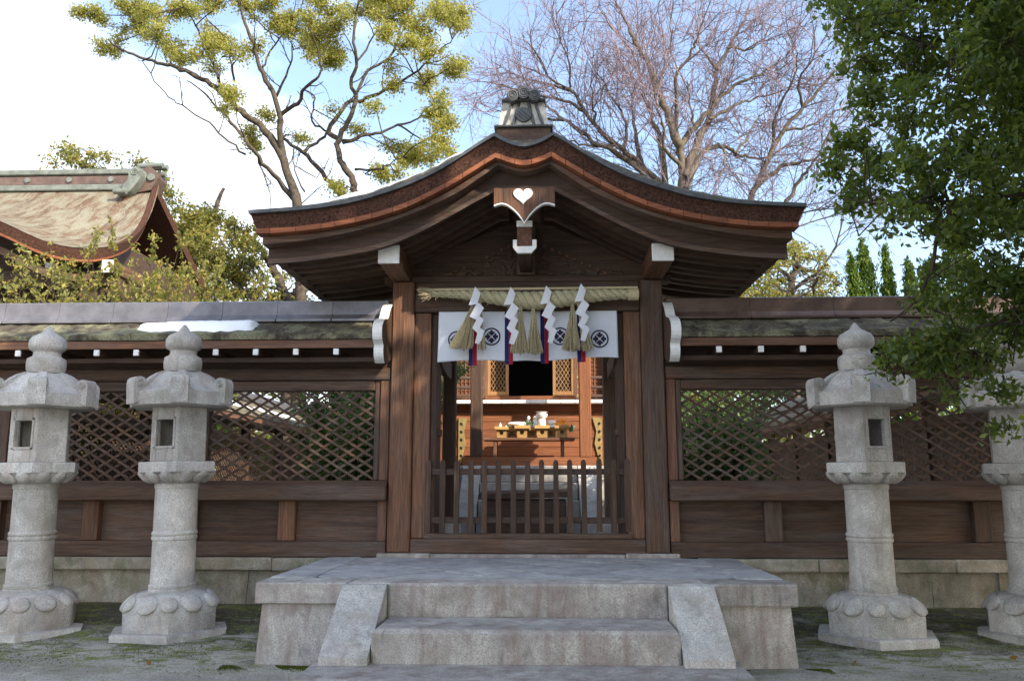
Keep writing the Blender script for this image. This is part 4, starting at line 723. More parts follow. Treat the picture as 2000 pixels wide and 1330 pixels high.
    # curved end board with a white painted edge beside the gate post
    P = [(8.98, 3.37), (8.80, 3.34), (8.66, 3.25), (8.56, 3.12), (8.44, 3.10), (8.33, 3.06), (8.245, 3.00), (8.225, 2.93), (8.245, 2.85), (8.30, 2.82), (8.335, 2.79), (8.32, 2.73), (8.35, 2.66), (8.42, 2.62)]
    P = P[:1] + [q for a, b, c_ in zip(P[:-2], P[1:-1], P[2:]) for q in ((.25 * a[0] + .75 * b[0], .25 * a[1] + .75 * b[1]), (.75 * b[0] + .25 * c_[0], .75 * b[1] + .25 * c_[1]))] + P[-1:]
    eb = MB().prism([(a + .014, b) for a, b in P] + [(8.60, 2.64), (8.98, 2.80)], 'yz', e(1.492), e(1.585)).build('end_board', WDZ, f); ed = MB()
    for a, b in zip(P[:-1], P[1:]):
        ed.add([(e(1.488), a[0] - .004, a[1]), (e(1.588), a[0] - .004, a[1]), (e(1.588), b[0] - .004, b[1]), (e(1.488), b[0] - .004, b[1]), (e(1.488), a[0] + .013, a[1]), (e(1.588), a[0] + .013, a[1]), (e(1.588), b[0] + .013, b[1]), (e(1.488), b[0] + .013, b[1])], [(0, 1, 2, 3), (4, 5, 6, 7), (0, 1, 5, 4), (1, 2, 6, 5), (2, 3, 7, 6), (3, 0, 4, 7)])
    ed.build('white_edge', WHITE, eb)
fence(-1, 'roofed lattice fence with grey ridge cap and a snow patch on its roof', COPPER); fence(1, 'roofed lattice fence with brown ridge cap reaching into the evergreen tree', BRONZE)
sn = MB(); V = []; n1, n2 = 40, 10
for j in range(n2):
    t = j / (n2 - 1)
    for i in range(n1):
        u = i / (n1 - 1); ya = 8.40 + .13 * (1 - min(1, u / .18 + .1)) + .10 * max(0, (u - .75) / .25)**2 + .012 * math.sin(u * 23); yb = 8.71 - .17 * (1 - min(1, u / .45 + .0))**1.5; y = ya + (yb - ya) * t
        zr = 2.965 + (y - 8.42) * .48; ed_ = min(u, 1 - u, 1) / .06; h = .062 * min(1, ed_) ** .5 * (math.sin(math.pi * t) ** .45 if 0 < t < 1 else 0) - .012 * (t in (0., 1.) or u in (0., 1.)); V.append((-4.22 + 1.28 * u, y, zr + .010 + h + rnd.uniform(-.002, .002)))
sn.add(V, [(j * n1 + i, j * n1 + i + 1, (j + 1) * n1 + i + 1, (j + 1) * n1 + i) for j in range(n2 - 1) for i in range(n1 - 1)])
tag(sn.build('snow_patch', SNOW, None, 70), 'bright tapering patch of snow left on the lattice fence roof behind a stone lantern', 'snow')

# ================================================================== enclosure fences running back along the courtyard
def side_fence(s, label):
    f = empty('courtyard_fence', (s * 5.6, 15.5, .66), label, 'fence', 'fences flanking the inner courtyard'); e = lambda a: s * a; ya, yb = 9.6, 22.0
    n = 40; ys = np.linspace(ya, yb, n); g_ = random.Random(8 + s); V = []; prof = [(4.93, 2.52), (4.93, 2.60), (5.2, 2.73), (5.5, 2.90), (5.72, 2.90), (6.3, 2.6), (6.3, 2.52)]; m_ = len(prof)
    for y in ys: V += [(e(a), y, b + g_.uniform(-.01, .01)) for a, b in prof]
    ro = MB().add(V, [(i * m_ + k, i * m_ + (k + 1) % m_, (i + 1) * m_ + (k + 1) % m_, (i + 1) * m_ + k) for i in range(n - 1) for k in range(m_)] + [tuple(range(m_)), tuple((n - 1) * m_ + k for k in range(m_))]).build('roof', SKIN2, f, 50)
    MB().mm(e(4.95), e(4.98), ya, yb, 2.43, 2.515).build('fascia', WRY, ro); MB().mm(e(5.45), e(5.78), ya, yb, 2.90, 3.08, .02).build('ridge_cap', COPPER, f)
    for z0, z1 in ((.66, .82), (1.22, 1.36), (2.12, 2.26)): MB().mm(e(5.52), e(5.66), ya, yb, z0, z1).build('rail', WY, f)
    y = ya
    while y < yb:
        MB().mm(e(5.51), e(5.67), y, y + .12, .66, 2.5).build('post', WDZ, f)
        if s < 0:
            S_ = []; h = .76; c_ = -h / .7
            while c_ < 1.9:
                for sg in (1, -1):
                    t0 = max(0, -c_ / (h / .7)); t1 = min(1, (1.84 - c_) / (h / .7))
                    if t1 > t0: S_.append(((e(5.58 + .008 * sg), y + .16 + c_ + h / .7 * t0, 1.36 + (h * t0 if sg > 0 else h - h * t0)), (e(5.58 + .008 * sg), y + .16 + c_ + h / .7 * t1, 1.36 + (h * t1 if sg > 0 else h - h * t1)), .012, .012))
                c_ += .11
            tag(obj('lattice', segs_mesh('lat', S_), WY, f), kind='stuff')
            MB().mm(e(5.56), e(5.60), y + .16, y + 2.0, .82, 1.22).build('panel_board', WY, f)
        else:
            yy = y + .18
            while yy < y + 2.0: MB().mm(e(5.56), e(5.60), yy, yy + .10, .82, 2.12).build('board', WDZ, f); yy += .115
        y += 2.0
    if s < 0:
        for (a0, a1, w0) in ((11.0, 14.6, .28), (15.0, 17.5, .2)):
            V = []; q1, q2 = 16, 6
            for j in range(q2):
                for i in range(q1): u = i / (q1 - 1); t = j / (q2 - 1); xx = 5.0 + .05 + (w0 + .04 * math.sin(u * 8)) * t; V.append((e(xx), a0 + (a1 - a0) * u, 2.60 + (xx - 4.93) * .5 + .035 * math.sin(math.pi * t) * min(1, 8 * u, 8 * (1 - u)) + .004))
            tag(MB().add(V, [(j * q1 + i, j * q1 + i + 1, (j + 1) * q1 + i + 1, (j + 1) * q1 + i) for j in range(q2 - 1) for i in range(q1 - 1)]).build('snow_patch', SNOW, None, 70), 'strip of snow on the courtyard fence roof, %s stretch' % ('longer' if a0 < 12 else 'shorter'), 'snow')
    return f
side_fence(-1, 'lattice courtyard fence running back behind the bush, snow on its roof'); side_fence(1, 'boarded courtyard fence with lichen-covered roof running back behind the gate')

# ================================================================== stone lanterns
def lantern():
    t = empty('stone_lantern', (0, 0, 0), 'x', 'stone lantern', 'stone lanterns before the fence'); H = math.pi / 3; A0 = -math.pi / 2
    B = lambda mb, name, sm=30, par=t: mb.build(name, GRANITE, par, sm, True)
    sl = MB().lathe([(.59, -.14), (.595, .035), (.585, .055), (.57, .06)], 6, a0=A0).jitter(.010, 5); B(sl, 'ground_slab')
    b = MB().lathe([(.475, .055), (.48, .225), (.474, .245), (.45, .295), (.405, .345), (.34, .375), (.27, .388), (.22, .39)], 6, a0=A0).jitter(.004, 2)
    for k in range(12):
        a = A0 + k * math.pi / 6; big = k % 2; rd = .383 if big else .414; rot = Matrix.Rotation(a, 3, 'Z') @ Matrix.Rotation(R(44), 3, 'Y')
        b.ell((rd * math.cos(a), rd * math.sin(a), .298), (.100 if big else .085, .108 if big else .080, .038), rot, 16, 10)
    B(b, 'lotus_base', 60)
    sh = MB().lathe([(r_ * .93, z_) for r_, z_ in [(.235, .38), (.237, .405), (.228, .412), (.236, .422), (.236, .444), (.222, .452), (.219, .60), (.217, .845), (.226, .850), (.232, .868), (.226, .884), (.219, .887), (.226, .892), (.232, .908), (.226, .924), (.217, .93), (.215, 1.32), (.223, 1.325), (.225, 1.352), (.22, 1.38)]], 36); B(sh, 'shaft', 40)
    c_ = MB().lathe([(.24, 1.372), (.30, 1.392), (.355, 1.43), (.375, 1.468), (.40, 1.474), (.402, 1.556), (.396, 1.566), (.30, 1.572)], 6, a0=A0).jitter(.003, 8)
    for k in range(12):
        a = A0 + (k + .5) * math.pi / 6; rot = Matrix.Rotation(a, 3, 'Z') @ Matrix.Rotation(R(-40), 3, 'Y'); c_.ell((.305 * math.cos(a), .305 * math.sin(a), 1.428), (.085, .072, .032), rot, 10, 6)
    B(c_, 'platform', 50)
    fb = MB(); ap = .292 * math.cos(math.pi / 6); wd = .292
    for k in range(6):
        a = A0 + math.pi / 6 + k * H; rot = Matrix.Rotation(a, 3, 'Z'); P = lambda w_, u, z: rot @ Vector((w_, u, z))
        def pan(u0, u1, z0, z1, w0=ap - .075, w1=ap): fb.box(P((w0 + w1) / 2, (u0 + u1) / 2, (z0 + z1) / 2), (w1 - w0, u1 - u0, z1 - z0), .006, rot)
        if k in (5, 2):
            pan(-wd / 2, -.088, 1.570, 2.082); pan(.088, wd / 2, 1.570, 2.082); pan(-.088, .088, 1.570, 1.715, ap - .09, ap - .002); pan(-.088, .088, 1.960, 2.082, ap - .075, ap - .002)
            for (u0, u1, z0, z1) in ((-.112, -.09, 1.69, 1.985), (.09, .112, 1.69, 1.985), (-.112, .112, 1.69, 1.711), (-.112, .112, 1.964, 1.985)): fb.box(P(ap + .002, (u0 + u1) / 2, (z0 + z1) / 2), (.012, u1 - u0, z1 - z0), .003, rot)
        else:
            pan(-wd / 2, wd / 2, 1.570, 2.082)
            zz = [(-.10, 1.83), (-.07, 1.80), (-.045, 1.815), (-.02, 1.79), (0, 1.775), (.03, 1.80), (.05, 1.815), (.075, 1.79), (.10, 1.80)]
            for (u0, z0), (u1, z1) in zip(zz[:-1], zz[1:]): fb.tube([P(ap, u0, z0), P(ap, u1, z1)], .0065, 4)
            fb.tube([P(ap, -.09, 1.60), P(ap, .09, 1.60)], .004, 4)
    fb.lathe([(.25, 1.575), (.25, 1.60)], 6, a0=A0); B(fb, 'fire_box', 30)
    cp = MB(); rings = [(.29, 2.080), (.49, 2.083), (.512, 2.095), (.516, 2.215), (.475, 2.228), (.415, 2.275), (.35, 2.335), (.28, 2.39), (.21, 2.422), (.175, 2.43)]
    V = []
    for r_, z in rings:
        for k in range(24):
            a = A0 + k * math.pi / 12; ph = (k % 4) * math.pi / 12; rr_ = r_ * math.cos(math.pi / 6) / math.cos(ph - math.pi / 6); V.append((rr_ * math.cos(a), rr_ * math.sin(a), z + (.010 if k % 4 == 0 and z > 2.2 else 0)))
    m_ = len(rings); cp.add(V, [(i * 24 + k, i * 24 + (k + 1) % 24, (i + 1) * 24 + (k + 1) % 24, (i + 1) * 24 + k) for i in range(m_ - 1) for k in range(24)] + [tuple(range(24)), tuple((m_ - 1) * 24 + k for k in range(24))]); cp.jitter(.003, 4)
    for k in range(6):
        a = A0 + k * H; rot = Matrix.Rotation(a, 3, 'Z'); prof = [(.520, 2.10), (.528, 2.29), (.522, 2.325), (.500, 2.350), (.466, 2.358), (.430, 2.348), (.405, 2.322), (.395, 2.295), (.37, 2.33), (.32, 2.375), (.26, 2.412), (.20, 2.435), (.19, 2.38), (.30, 2.25), (.40, 2.15)]; n = len(prof); hw_ = .078
        cp.add([rot @ Vector((r_, sg * hw_ * (1 if r_ > .38 else .42 + .3 * (r_ - .2) / .2), z)) for sg in (-1, 1) for r_, z in prof], [tuple(range(n)), tuple(range(n, 2 * n))[::-1]] + [(i, (i + 1) % n, n + (i + 1) % n, n + i) for i in range(n)])
        for sg in (-1, 1):
            sp = [rot @ Vector((.463 + (.042 * (1 - q / 22)) * math.cos(q * .75), sg * (hw_ + .001), 2.295 + (.042 * (1 - q / 22)) * math.sin(q * .75))) for q in range(20)]; cp.tube(sp, .006, 4, False)
    B(cp, 'cap', 32)
    fi = MB().lathe([(.13, 2.425), (.165, 2.435), (.182, 2.47), (.186, 2.53), (.178, 2.575), (.150, 2.59), (.132, 2.60), (.128, 2.64), (.140, 2.652), (.165, 2.668), (.176, 2.70), (.174, 2.752), (.150, 2.79), (.105, 2.815), (.055, 2.845), (.028, 2.885), (.012, 2.905)], 28); B(fi, 'finial', 45)
    return t
proto = lantern(); spots = [(-3.30, 7.78, 0, 22, (-.3, -1.1), 'pale stone lantern standing next to the platform, in front of the snow patch', 1.0),
    (-4.69, 7.80, 0, 25, (.4, -.8), 'rust-stained stone lantern beside the pale lantern, farther from the gate', 1.0), (3.155, 7.78, 60, -19, (0, .2), 'grey stone lantern by the platform with evergreen leaves touching its cap', .99), (4.62, 7.85, 60, -25, (.3, .5), 'grey stone lantern half hidden by hanging evergreen branches', .985)]
for i, (x, y, rz_, dz, tl, lb, sc_) in enumerate(spots):
    o = proto if i == 0 else copy_tree(proto); o.location = (x, y, float(gz(x, y)) - .02); o.rotation_euler = (R(tl[0]), R(tl[1]), R(rz_ + dz)); o.scale = (sc_ * .955, sc_ * .955, sc_); o['label'] = lb

# ================================================================== inner shrine hall beyond the gate
hall = empty('shrine_hall', (-.03, 13.3, .66), 'sunlit inner shrine hall with orange wooden walls and lattice doors seen through the gate', 'shrine hall'); hx = -.04
st('stone_podium', GRANITE, hall, -1.6, 1.52, 12.15, 16.5, .60, 1.62, .01)
for k in range(4): st('stone_step', GRANITE, hall, -.72, .66, 10.95 + .30 * k, 12.15, .60 if k == 0 else .90 + .24 * (k - 1) + .003, .90 + .24 * k if k < 3 else 1.615, .012)
for xa, xb in ((-.98, -.73), (.67, .92)): MB().prism([(12.15, 1.62), (11.9, 1.62), (10.9, .85), (10.88, .62), (12.15, .62)], 'yz', xa, xb).build('stair_cheek', GRANITE, hall)
BX('floor_beam', ORX, hall, -1.05, .98, 12.35, 12.62, 1.62, 1.752, .006)
for x in (-.845, .815): MB().mm(x - .09, x + .09, 12.40, 12.58, 1.752, 4.6, .012).build('porch_pillar', WDZ if x < 0 else ORZ, hall)  # dark wood paints the shadow on one pillar, orange wood the sunlit one
zb = 1.66
for k in range(7): MB().mm(-1.42, 1.33, 13.38 - .006 * (k % 2), 13.42, zb + .002, zb + .138, .003).build('wall_board', ORX, hall); zb += .14
BX('porch_floor', ORX, hall, -1.42, 1.33, 12.6, 13.37, 1.60, 1.66)
x = -1.46
while x < 1.30:
    MB().mm(x + .002, x + .236, 13.16, 13.55, 2.640, 2.695, .003).build('white_board', WHITE, hall); x += .24
BX('door_sill', ORX, hall, -.80, .72, 13.56, 13.75, 2.70, 2.80, .006); BX('painted_dark_panel', BLACK, hall, -1.38, 1.30, 16.0, 16.1, 1.7, 4.3); BX('inner_floor', BLACK, hall, -1.38, 1.30, 13.76, 15.99, 2.60, 2.66)  # near-black back panel and floor paint the dark inside of the hall
def door(xa, xb):
    d = empty('tmp', (0, 0, 0), 'x', 'x'); bpy.data.objects.remove(d)
    fr_ = MB(); 
    for a, b, z0, z1 in ((xa, xa + .05, 2.81, 3.9), (xb - .05, xb, 2.81, 3.9), (xa + .05, xb - .05, 2.81, 2.88), (xa + .05, xb - .05, 3.83, 3.9)): fr_.mm(a, b, 13.60, 13.66, z0, z1, .004)
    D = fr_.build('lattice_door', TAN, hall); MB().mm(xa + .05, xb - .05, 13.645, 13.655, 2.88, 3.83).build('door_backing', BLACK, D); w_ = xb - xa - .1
    for sg, yy in ((1, 13.628), (-1, 13.638)):
        c_ = -.6
        while c_ < w_:
            p0 = (c_, 0); L_ = .95; sx_ = L_ / 1.7; t0 = max(0, -c_ / sx_); t1 = min(1, (w_ - c_) / sx_)
            if t1 - t0 > .02:
                z = lambda t: 2.88 + L_ * (t if sg > 0 else 1 - t)
                A_ = Vector((xa + .05 + c_ + sx_ * t0, yy, z(t0))); B_ = Vector((xa + .05 + c_ + sx_ * t1, yy, z(t1))); t_ = B_ - A_
                MB().box((A_ + B_) / 2, (t_.length, .008, .011), 0, Matrix.Rotation(-math.atan2(t_.z, t_.x), 3, 'Y')).build('slat', TAN, D)
            c_ += .062
door(-.76, -.40); door(.34, .70)
for s in (-1, 1):
    cx = hx + s * 1.12; pn = MB().mm(cx - .26, cx + .26, 13.62, 13.66, 2.72, 4.0).build('shutter_panel', WRZ, hall)
    for k in range(8): MB().mm(cx - .24 + k * .066, cx - .225 + k * .066, 13.60, 13.62, 2.74, 3.98).build('bar', ORZ, pn)
    for k in range(18): MB().mm(cx - .25, cx + .25, 13.604, 13.618, 2.76 + k * .068, 2.772 + k * .068).build('bar', ORX, pn)
    BX('panel_wall', WRZ, hall, *(sorted((hx + s * .72, hx + s * .86))), 13.60, 13.70, 2.70, 4.2); BX('corner_pillar', ORZ, hall, *(sorted((hx + s * 1.40, hx + s * 1.54))), 13.35, 13.52, 1.62, 4.4)
    # railing with gilt ends
    for z, L_ in ((3.06, .42), (2.90, .38), (2.76, .36)):
        a, b = sorted((hx + s * 1.46, hx + s * (.86 - .0 * L_))); rl = MB().mm(a, b, 13.19, 13.25, z - .02, z + .022, .006).build('railing', WX, hall)
        c_ = hx + s * .82; MB().mm(c_ - .06, c_ + .06, 13.185, 13.255, z - .026, z + .028, .008).build('gilt_cap', GOLD, rl); c_ = hx + s * 1.44; MB().mm(c_ - .045, c_ + .045, 13.18, 13.26, z - .045, z + .05, .008).build('gilt_cap', GOLD, rl)
    gv = MB().prism([(hx + s * 1.17, 2.42), (hx + s * 1.02, 2.42), (hx + s * 1.08, 2.2), (hx + s * 1.05, 2.0), (hx + s * 1.10, 1.8), (hx + s * 1.13, 1.66), (hx + s * 1.17, 1.66)], 'xz', 13.345, 13.37).build('gilt_ornament', GOLD, hall)
    for k in range(5): MB().ell((hx + s * 1.125, 13.342, 1.8 + k * .13), (.022, .004, .03), Matrix.Rotation(.6 * s, 3, 'Y'), 8, 4).build('cutwork', BLACK, gv)
for s in (-1, 1): BX('side_wall', WRZ, hall, *(sorted((hx + s * 1.40, hx + s * 1.48))), 13.53, 16.3, 1.62, 4.4)
BX('rear_wall', WRX, hall, -1.5, 1.42, 16.2, 16.3, 1.62, 4.4); BX('ceiling', WDX, hall, -1.6, 1.5, 13.5, 16.3, 4.35, 4.42)
hr = MB(); V = []; prof = [(-2.5, 4.45), (-1.8, 4.62), (-1.1, 5.0), (-.5, 5.5), (hx, 6.0), (.42, 5.5), (1.02, 5.0), (1.72, 4.62), (2.42, 4.45)]
hr.strip([p[0] for p in prof], [p[1] + .22 for p in prof], [p[0] for p in prof], [p[1] for p in prof], 12.5, 17.0).build('roof', SKIN2, hall, 40)
# offering box
ob = empty('offering_box', (-.06, 10.6, .66), 'dark wooden offering box with slatted lid behind the picket barrier', 'offering box', rz=0)
BX('box', WDX, ob, -.585, .455, 10.42, 10.86, .66, 1.17, .01); lid = MB().add([(-.645, 10.36, 1.172), (.515, 10.36, 1.20), (.515, 10.92, 1.20), (-.645, 10.92, 1.172), (-.645, 10.36, 1.235), (.515, 10.36, 1.268), (.515, 10.92, 1.30), (-.645, 10.92, 1.27)], [(0, 1, 2, 3), (4, 5, 6, 7), (0, 1, 5, 4), (1, 2, 6, 5), (2, 3, 7, 6), (3, 0, 4, 7)]).build('lid', WX, ob)
for x in (-.40, -.05, .30): MB().mm(x - .03, x + .03, 10.405, 10.42, .68, 1.16, .004).build('stile', WDZ, ob)
# offering table, stands and offerings
tb = empty('offering_table', (-.05, 12.88, 1.66), 'narrow wooden offering table in front of the orange wall', 'table')
BX('table_top', WRX, tb, -.76, .665, 12.68, 13.10, 2.02, 2.062, .005)
for x in (-.575, .475):
    for y in (12.71, 13.04): MB().mm(x - .025, x + .025, y, y + .05, 1.662, 2.019, .004).build('leg', WRZ, tb)
def stand(x, y, s, what):
    t = empty('offering_stand', (x, y, 2.062), 'small pale wooden stand with a round hole, holding %s' % what, 'offering stand', 'stands on the offering table')
    fr_ = MB(); h = .125 * s; wb = .072 * s
    # front plate with a round hole
    n = 16; rr_ = .030 * s; hc = .075 * s; V = []; 
    for k in range(n):
        a = 2 * math.pi * k / n; V.append((rr_ * math.cos(a), hc + rr_ * math.sin(a)))
    for k in range(n):
        a = 2 * math.pi * k / n; q = max(abs(math.cos(a)) / wb, abs(math.sin(a)) / (.0625 * s)); V.append((math.cos(a) / q, .0625 * s + math.sin(a) / q))
    fr_.add([(x + u, y - .065 * s, 2.063 + v_) for u, v_ in V] + [(x + u, y - .058 * s, 2.063 + v_) for u, v_ in V], [(k, (k + 1) % n, n + (k + 1) % n, n + k) for k in range(n)] + [(2 * n + k, 2 * n + (k + 1) % n, 3 * n + (k + 1) % n, 3 * n + k) for k in range(n)] + [(k, (k + 1) % n, 2 * n + (k + 1) % n, 2 * n + k) for k in range(n)])
    fr_.build('front_plate', PALE, t); b_ = MB()
    b_.mm(x - wb, x - wb + .008, y - .057 * s, y + .065 * s, 2.063, 2.063 + h); b_.mm(x + wb - .008, x + wb, y - .057 * s, y + .065 * s, 2.063, 2.063 + h); b_.mm(x - wb + .009, x + wb - .009, y + .057 * s, y + .065 * s, 2.063, 2.063 + h); b_.build('body', PALE, t)
    tr = MB(); a = .105 * s; z0 = 2.064 + h; tr.mm(x - a, x + a, y - a, y + a, z0, z0 + .008)
    for (p, q, r_, s_) in ((-a, a, -a, -a + .008), (-a, a, a - .008, a), (-a, -a + .008, -a + .009, a - .009), (a - .008, a, -a + .009, a - .009)): tr.mm(x + p, x + q, y + r_, y + s_, z0 + .0085, z0 + .045 * s)
    tr.build('tray', PALE, t); return z0 + .012
def lathe_thing(name, label, cat_, x, y, z, prof, mt=CERAMIC, grp=None):
    return tag(MB().lathe(prof, 20, (x, y, z)).build(name, mt, None, 40), label, cat_, grp)
z1 = stand(-.475, 12.80, 1., 'two small blue-white cones')
for k, (dx, h) in enumerate(((-.02, .10), (.07, .06))): lathe_thing('salt_cone', ['taller white cone on the stand at the end of the table', 'shorter white cone on the stand at the end of the table'][k], 'salt cone', -.475 + dx, 12.80, z1, [(.038, 0), (.036, .012), (.012, h - .02), (.002, h)])
stand(-.325, 13.0, .9, 'a sprig of dark leaves'); z1 = stand(-.155, 12.80, 1.1, 'a long white dish'); z2 = stand(-.005, 13.0, 1., 'two white bottles'); z3 = stand(.16, 12.80, 1.1, 'stacked white pots'); z4 = stand(.30, 13.0, 1., 'a round white cake'); z5 = stand(.47, 12.80, 1.1, 'a heap of oranges')
o = tag(MB().ell((-.22, 12.80, z1 + .07), (.17, .06, .034), None, 16, 8).build('radish', CERAMIC, None, 60), 'long white radish lying across an offering stand', 'radish'); lathe_thing('dish', 'shallow white dish under the radish', 'dish', -.12, 12.80, z1, [(.04, 0), (.05, .01), (.10, .035), (.098, .038), (.05, .018)])
for k, x in enumerate((-.055, .045)): lathe_thing('bottle', 'white porcelain sake bottle with rounded stopper', 'bottle', x, 13.0, z2, [(.035, 0), (.05, .04), (.052, .09), (.035, .135), (.02, .16), (.028, .185), (.022, .21), (.004, .22)], grp='paired sake bottles')
lathe_thing('jar', 'lower white jar carrying a wider dish', 'jar', .155, 12.82, z3, [(.05, 0), (.062, .03), (.064, .11), (.055, .14), (.05, .145)]); lathe_thing('bowl', 'wide white bowl stacked on the white jar', 'bowl', .155, 12.82, z3 + .146, [(.05, 0), (.085, .03), (.095, .075), (.06, .09), (.10, .11), (.02, .118)])
lathe_thing('rice_cake', 'larger round white rice cake under a smaller one', 'rice cake', .31, 13.0, z4, [(.07, 0), (.095, .02), (.098, .05), (.08, .068), (.01, .072)]); lathe_thing('rice_cake', 'smaller round white rice cake on a larger one', 'rice cake', .31, 13.0, z4 + .073, [(.05, 0), (.078, .02), (.08, .05), (.06, .072), (.01, .078)])
lathe_thing('dish', 'shallow white dish holding the oranges', 'dish', .48, 12.80, z5, [(.05, 0), (.06, .01), (.115, .035), (.113, .04), (.06, .018)])
for dx, dy, dz in ((-.045, 0, .055), (.045, .0, .055), (0, -.04, .055), (0, .045, .055), (.0, 0, .115), (-.085, .01, .06)): tag(MB().ell((.475 + dx, 12.8 + dy, z5 + dz), (.042, .042, .038), None, 14, 8).build('mandarin', FRUIT, None, 60), 'small mandarin orange in the heap on the white dish', 'orange', 'heap of mandarins')
tag(obj('leaf_sprig', leaf_mesh('sprig', np.array([[.61, 12.8, z5 + .02], [.63, 12.79, z5 - .01], [.60, 12.8, z5 - .03]]), .12, .6, 0), L_NAND), 'bright green leaf beside the heap of oranges', 'leaf'); tag(obj('leaf_sprig', leaf_mesh('sprig', np.array([[-.35, 12.95, 2.24]]) + nr.normal(size=(10, 3)) * .03, .08, .5), L_EVER), 'dark green sprig on the shadowed offering stand', 'leaf'); tag(obj('vegetable_leaves', leaf_mesh('sprig', np.array([[-.03, 12.76, z1 + .07]]) + nr.normal(size=(24, 3)) * np.array([.05, .02, .018]), .06, .5), L_NAND), 'green vegetable leaves beside the radish dish', 'vegetable')

# ================================================================== big hall with curved roof behind the fence
bh = empty('bark_roof_hall', (-10.5, 17, .6), 'large shrine hall with curved lichen-covered bark roof and green copper ridge', 'shrine hall')
low = [(-12.6, 13.3, 6.55), (-11.0, 13.4, 6.35), (-10.0, 13.45, 6.12), (-9.42, 13.5, 5.95), (-9.06, 13.6, 5.77), (-8.64, 13.8, 5.58), (-8.09, 14.0, 5.55), (-7.83, 14.3, 5.67), (-7.80, 15.0, 6.02), (-7.98, 15.8, 6.55), (-8.16, 16.4, 7.15), (-8.30, 16.9, 7.85)]
lw = []; 
for i in range(len(low) - 1):
    for q in range(4): t = q / 4; lw.append([low[i][k] * (1 - t) + low[i + 1][k] * t for k in range(3)])
lw.append(list(low[-1])); lw = np.array(lw); 
for _ in range(5): lw[1:-1] = .25 * lw[:-2] + .5 * lw[1:-1] + .25 * lw[2:]
nl = len(lw); up_ = np.stack([np.linspace(-12.8, -8.34, nl), np.full(nl, 17.0), np.linspace(7.82, 7.92, nl)], 1)
up_[:, 0] = np.clip(lw[:, 0] * 1.0 - .3, -12.8, -8.34); nrow = 14; V = []
for j in range(nrow):
    t = j / (nrow - 1)
    for a, b in zip(lw, up_):
        p = a * (1 - t) + b * t; p[2] -= .42 * math.sin(math.pi * t) * min(1., (b - a)[1] / 3); V.append(tuple(p))
MB().add(V, [(j * nl + i, j * nl + i + 1, (j + 1) * nl + i + 1, (j + 1) * nl + i) for j in range(nrow - 1) for i in range(nl - 1)]).build('roof', SKIN2, bh, 60)
RB = bpy.data.objects['roof'] if False else [c_ for c_ in bh.children][0]
def rimstrip(name, mt, d0, d1, inn0, inn1, thick=.12, par=RB):
    V = []; T = np.gradient(lw, axis=0); T /= np.linalg.norm(T, axis=1, keepdims=True); inw = np.cross(np.array([0, 0, 1.]), T); inw /= np.linalg.norm(inw, axis=1, keepdims=True)
    for a, q in zip(lw, inw):
        for d, i_ in ((d0, inn0), (d0, inn0 + thick), (d1, inn1 + thick), (d1, inn1)): V.append((a[0] + q[0] * i_, a[1] + q[1] * i_, a[2] - d))
    MB().add(V, [(i * 4 + k, i * 4 + (k + 1) % 4, i * 4 + 4 + (k + 1) % 4, i * 4 + 4 + k) for i in range(nl - 1) for k in range(4)] + [(0, 1, 2, 3), (4 * nl - 4, 4 * nl - 3, 4 * nl - 2, 4 * nl - 1)]).build(name, mt, par, 40)
rimstrip('bark_edge', BARK, .012, .20, 0, .05); rimstrip('cut_edge', CUT, .203, .245, .05, .06); rimstrip('soffit', WDX, .20, .25, .13, .60, .1); rimstrip('bargeboard', WX, .42, .55, .30, .34, .08)
MB().add([(-12.9, 17.0, 7.8), (-8.4, 17.0, 7.9), (-8.2, 20.5, 5.6), (-12.9, 20.5, 5.6), (-12.9, 17, 7.6), (-8.4, 17, 7.7), (-8.2, 20.5, 5.3), (-12.9, 20.5, 5.3)], [(0, 1, 2, 3), (4, 5, 6, 7), (0, 1, 5, 4), (1, 2, 6, 5), (2, 3, 7, 6), (3, 0, 4, 7)]).build('rear_roof', BARK, bh)
for z0, z1, dy, mt in ((7.72, 7.86, .22, VERD), (7.862, 8.09, .16, BRONZE), (8.092, 8.22, .21, VERD)): MB().mm(-12.9, -8.50, 17.0 - dy, 17.0 + dy, z0, z1, .02).build('ridge_course', mt, bh)
for k in range(5): MB().tube([(-9.35 - k * .95, 16.80, 7.98), (-9.35 - k * .95, 16.84, 7.98)], .06, 14).build('round_boss', GOLD if k < 0 else VERD, bh, 40)
rc = MB().prism([(-8.78, 7.62), (-8.40, 7.70), (-8.26, 7.98), (-8.30, 8.12), (-8.46, 8.24), (-8.62, 8.18)], 'xz', 16.75, 17.2).build('ridge_end', BRONZE, bh); MB().tube([(-8.40, 16.74, 7.98), (-8.40, 16.70, 7.98)], .085, 16).build('gilt_boss', VERD, rc, 40)
for y, z in ((16.82, 8.27), (17.05, 8.31), (17.0, 8.13)): MB().tube([(-8.75, y, z), (-8.20, y - .02, z + .01)], .062, 14).build('ridge_cylinder', VERD, bh, 40)
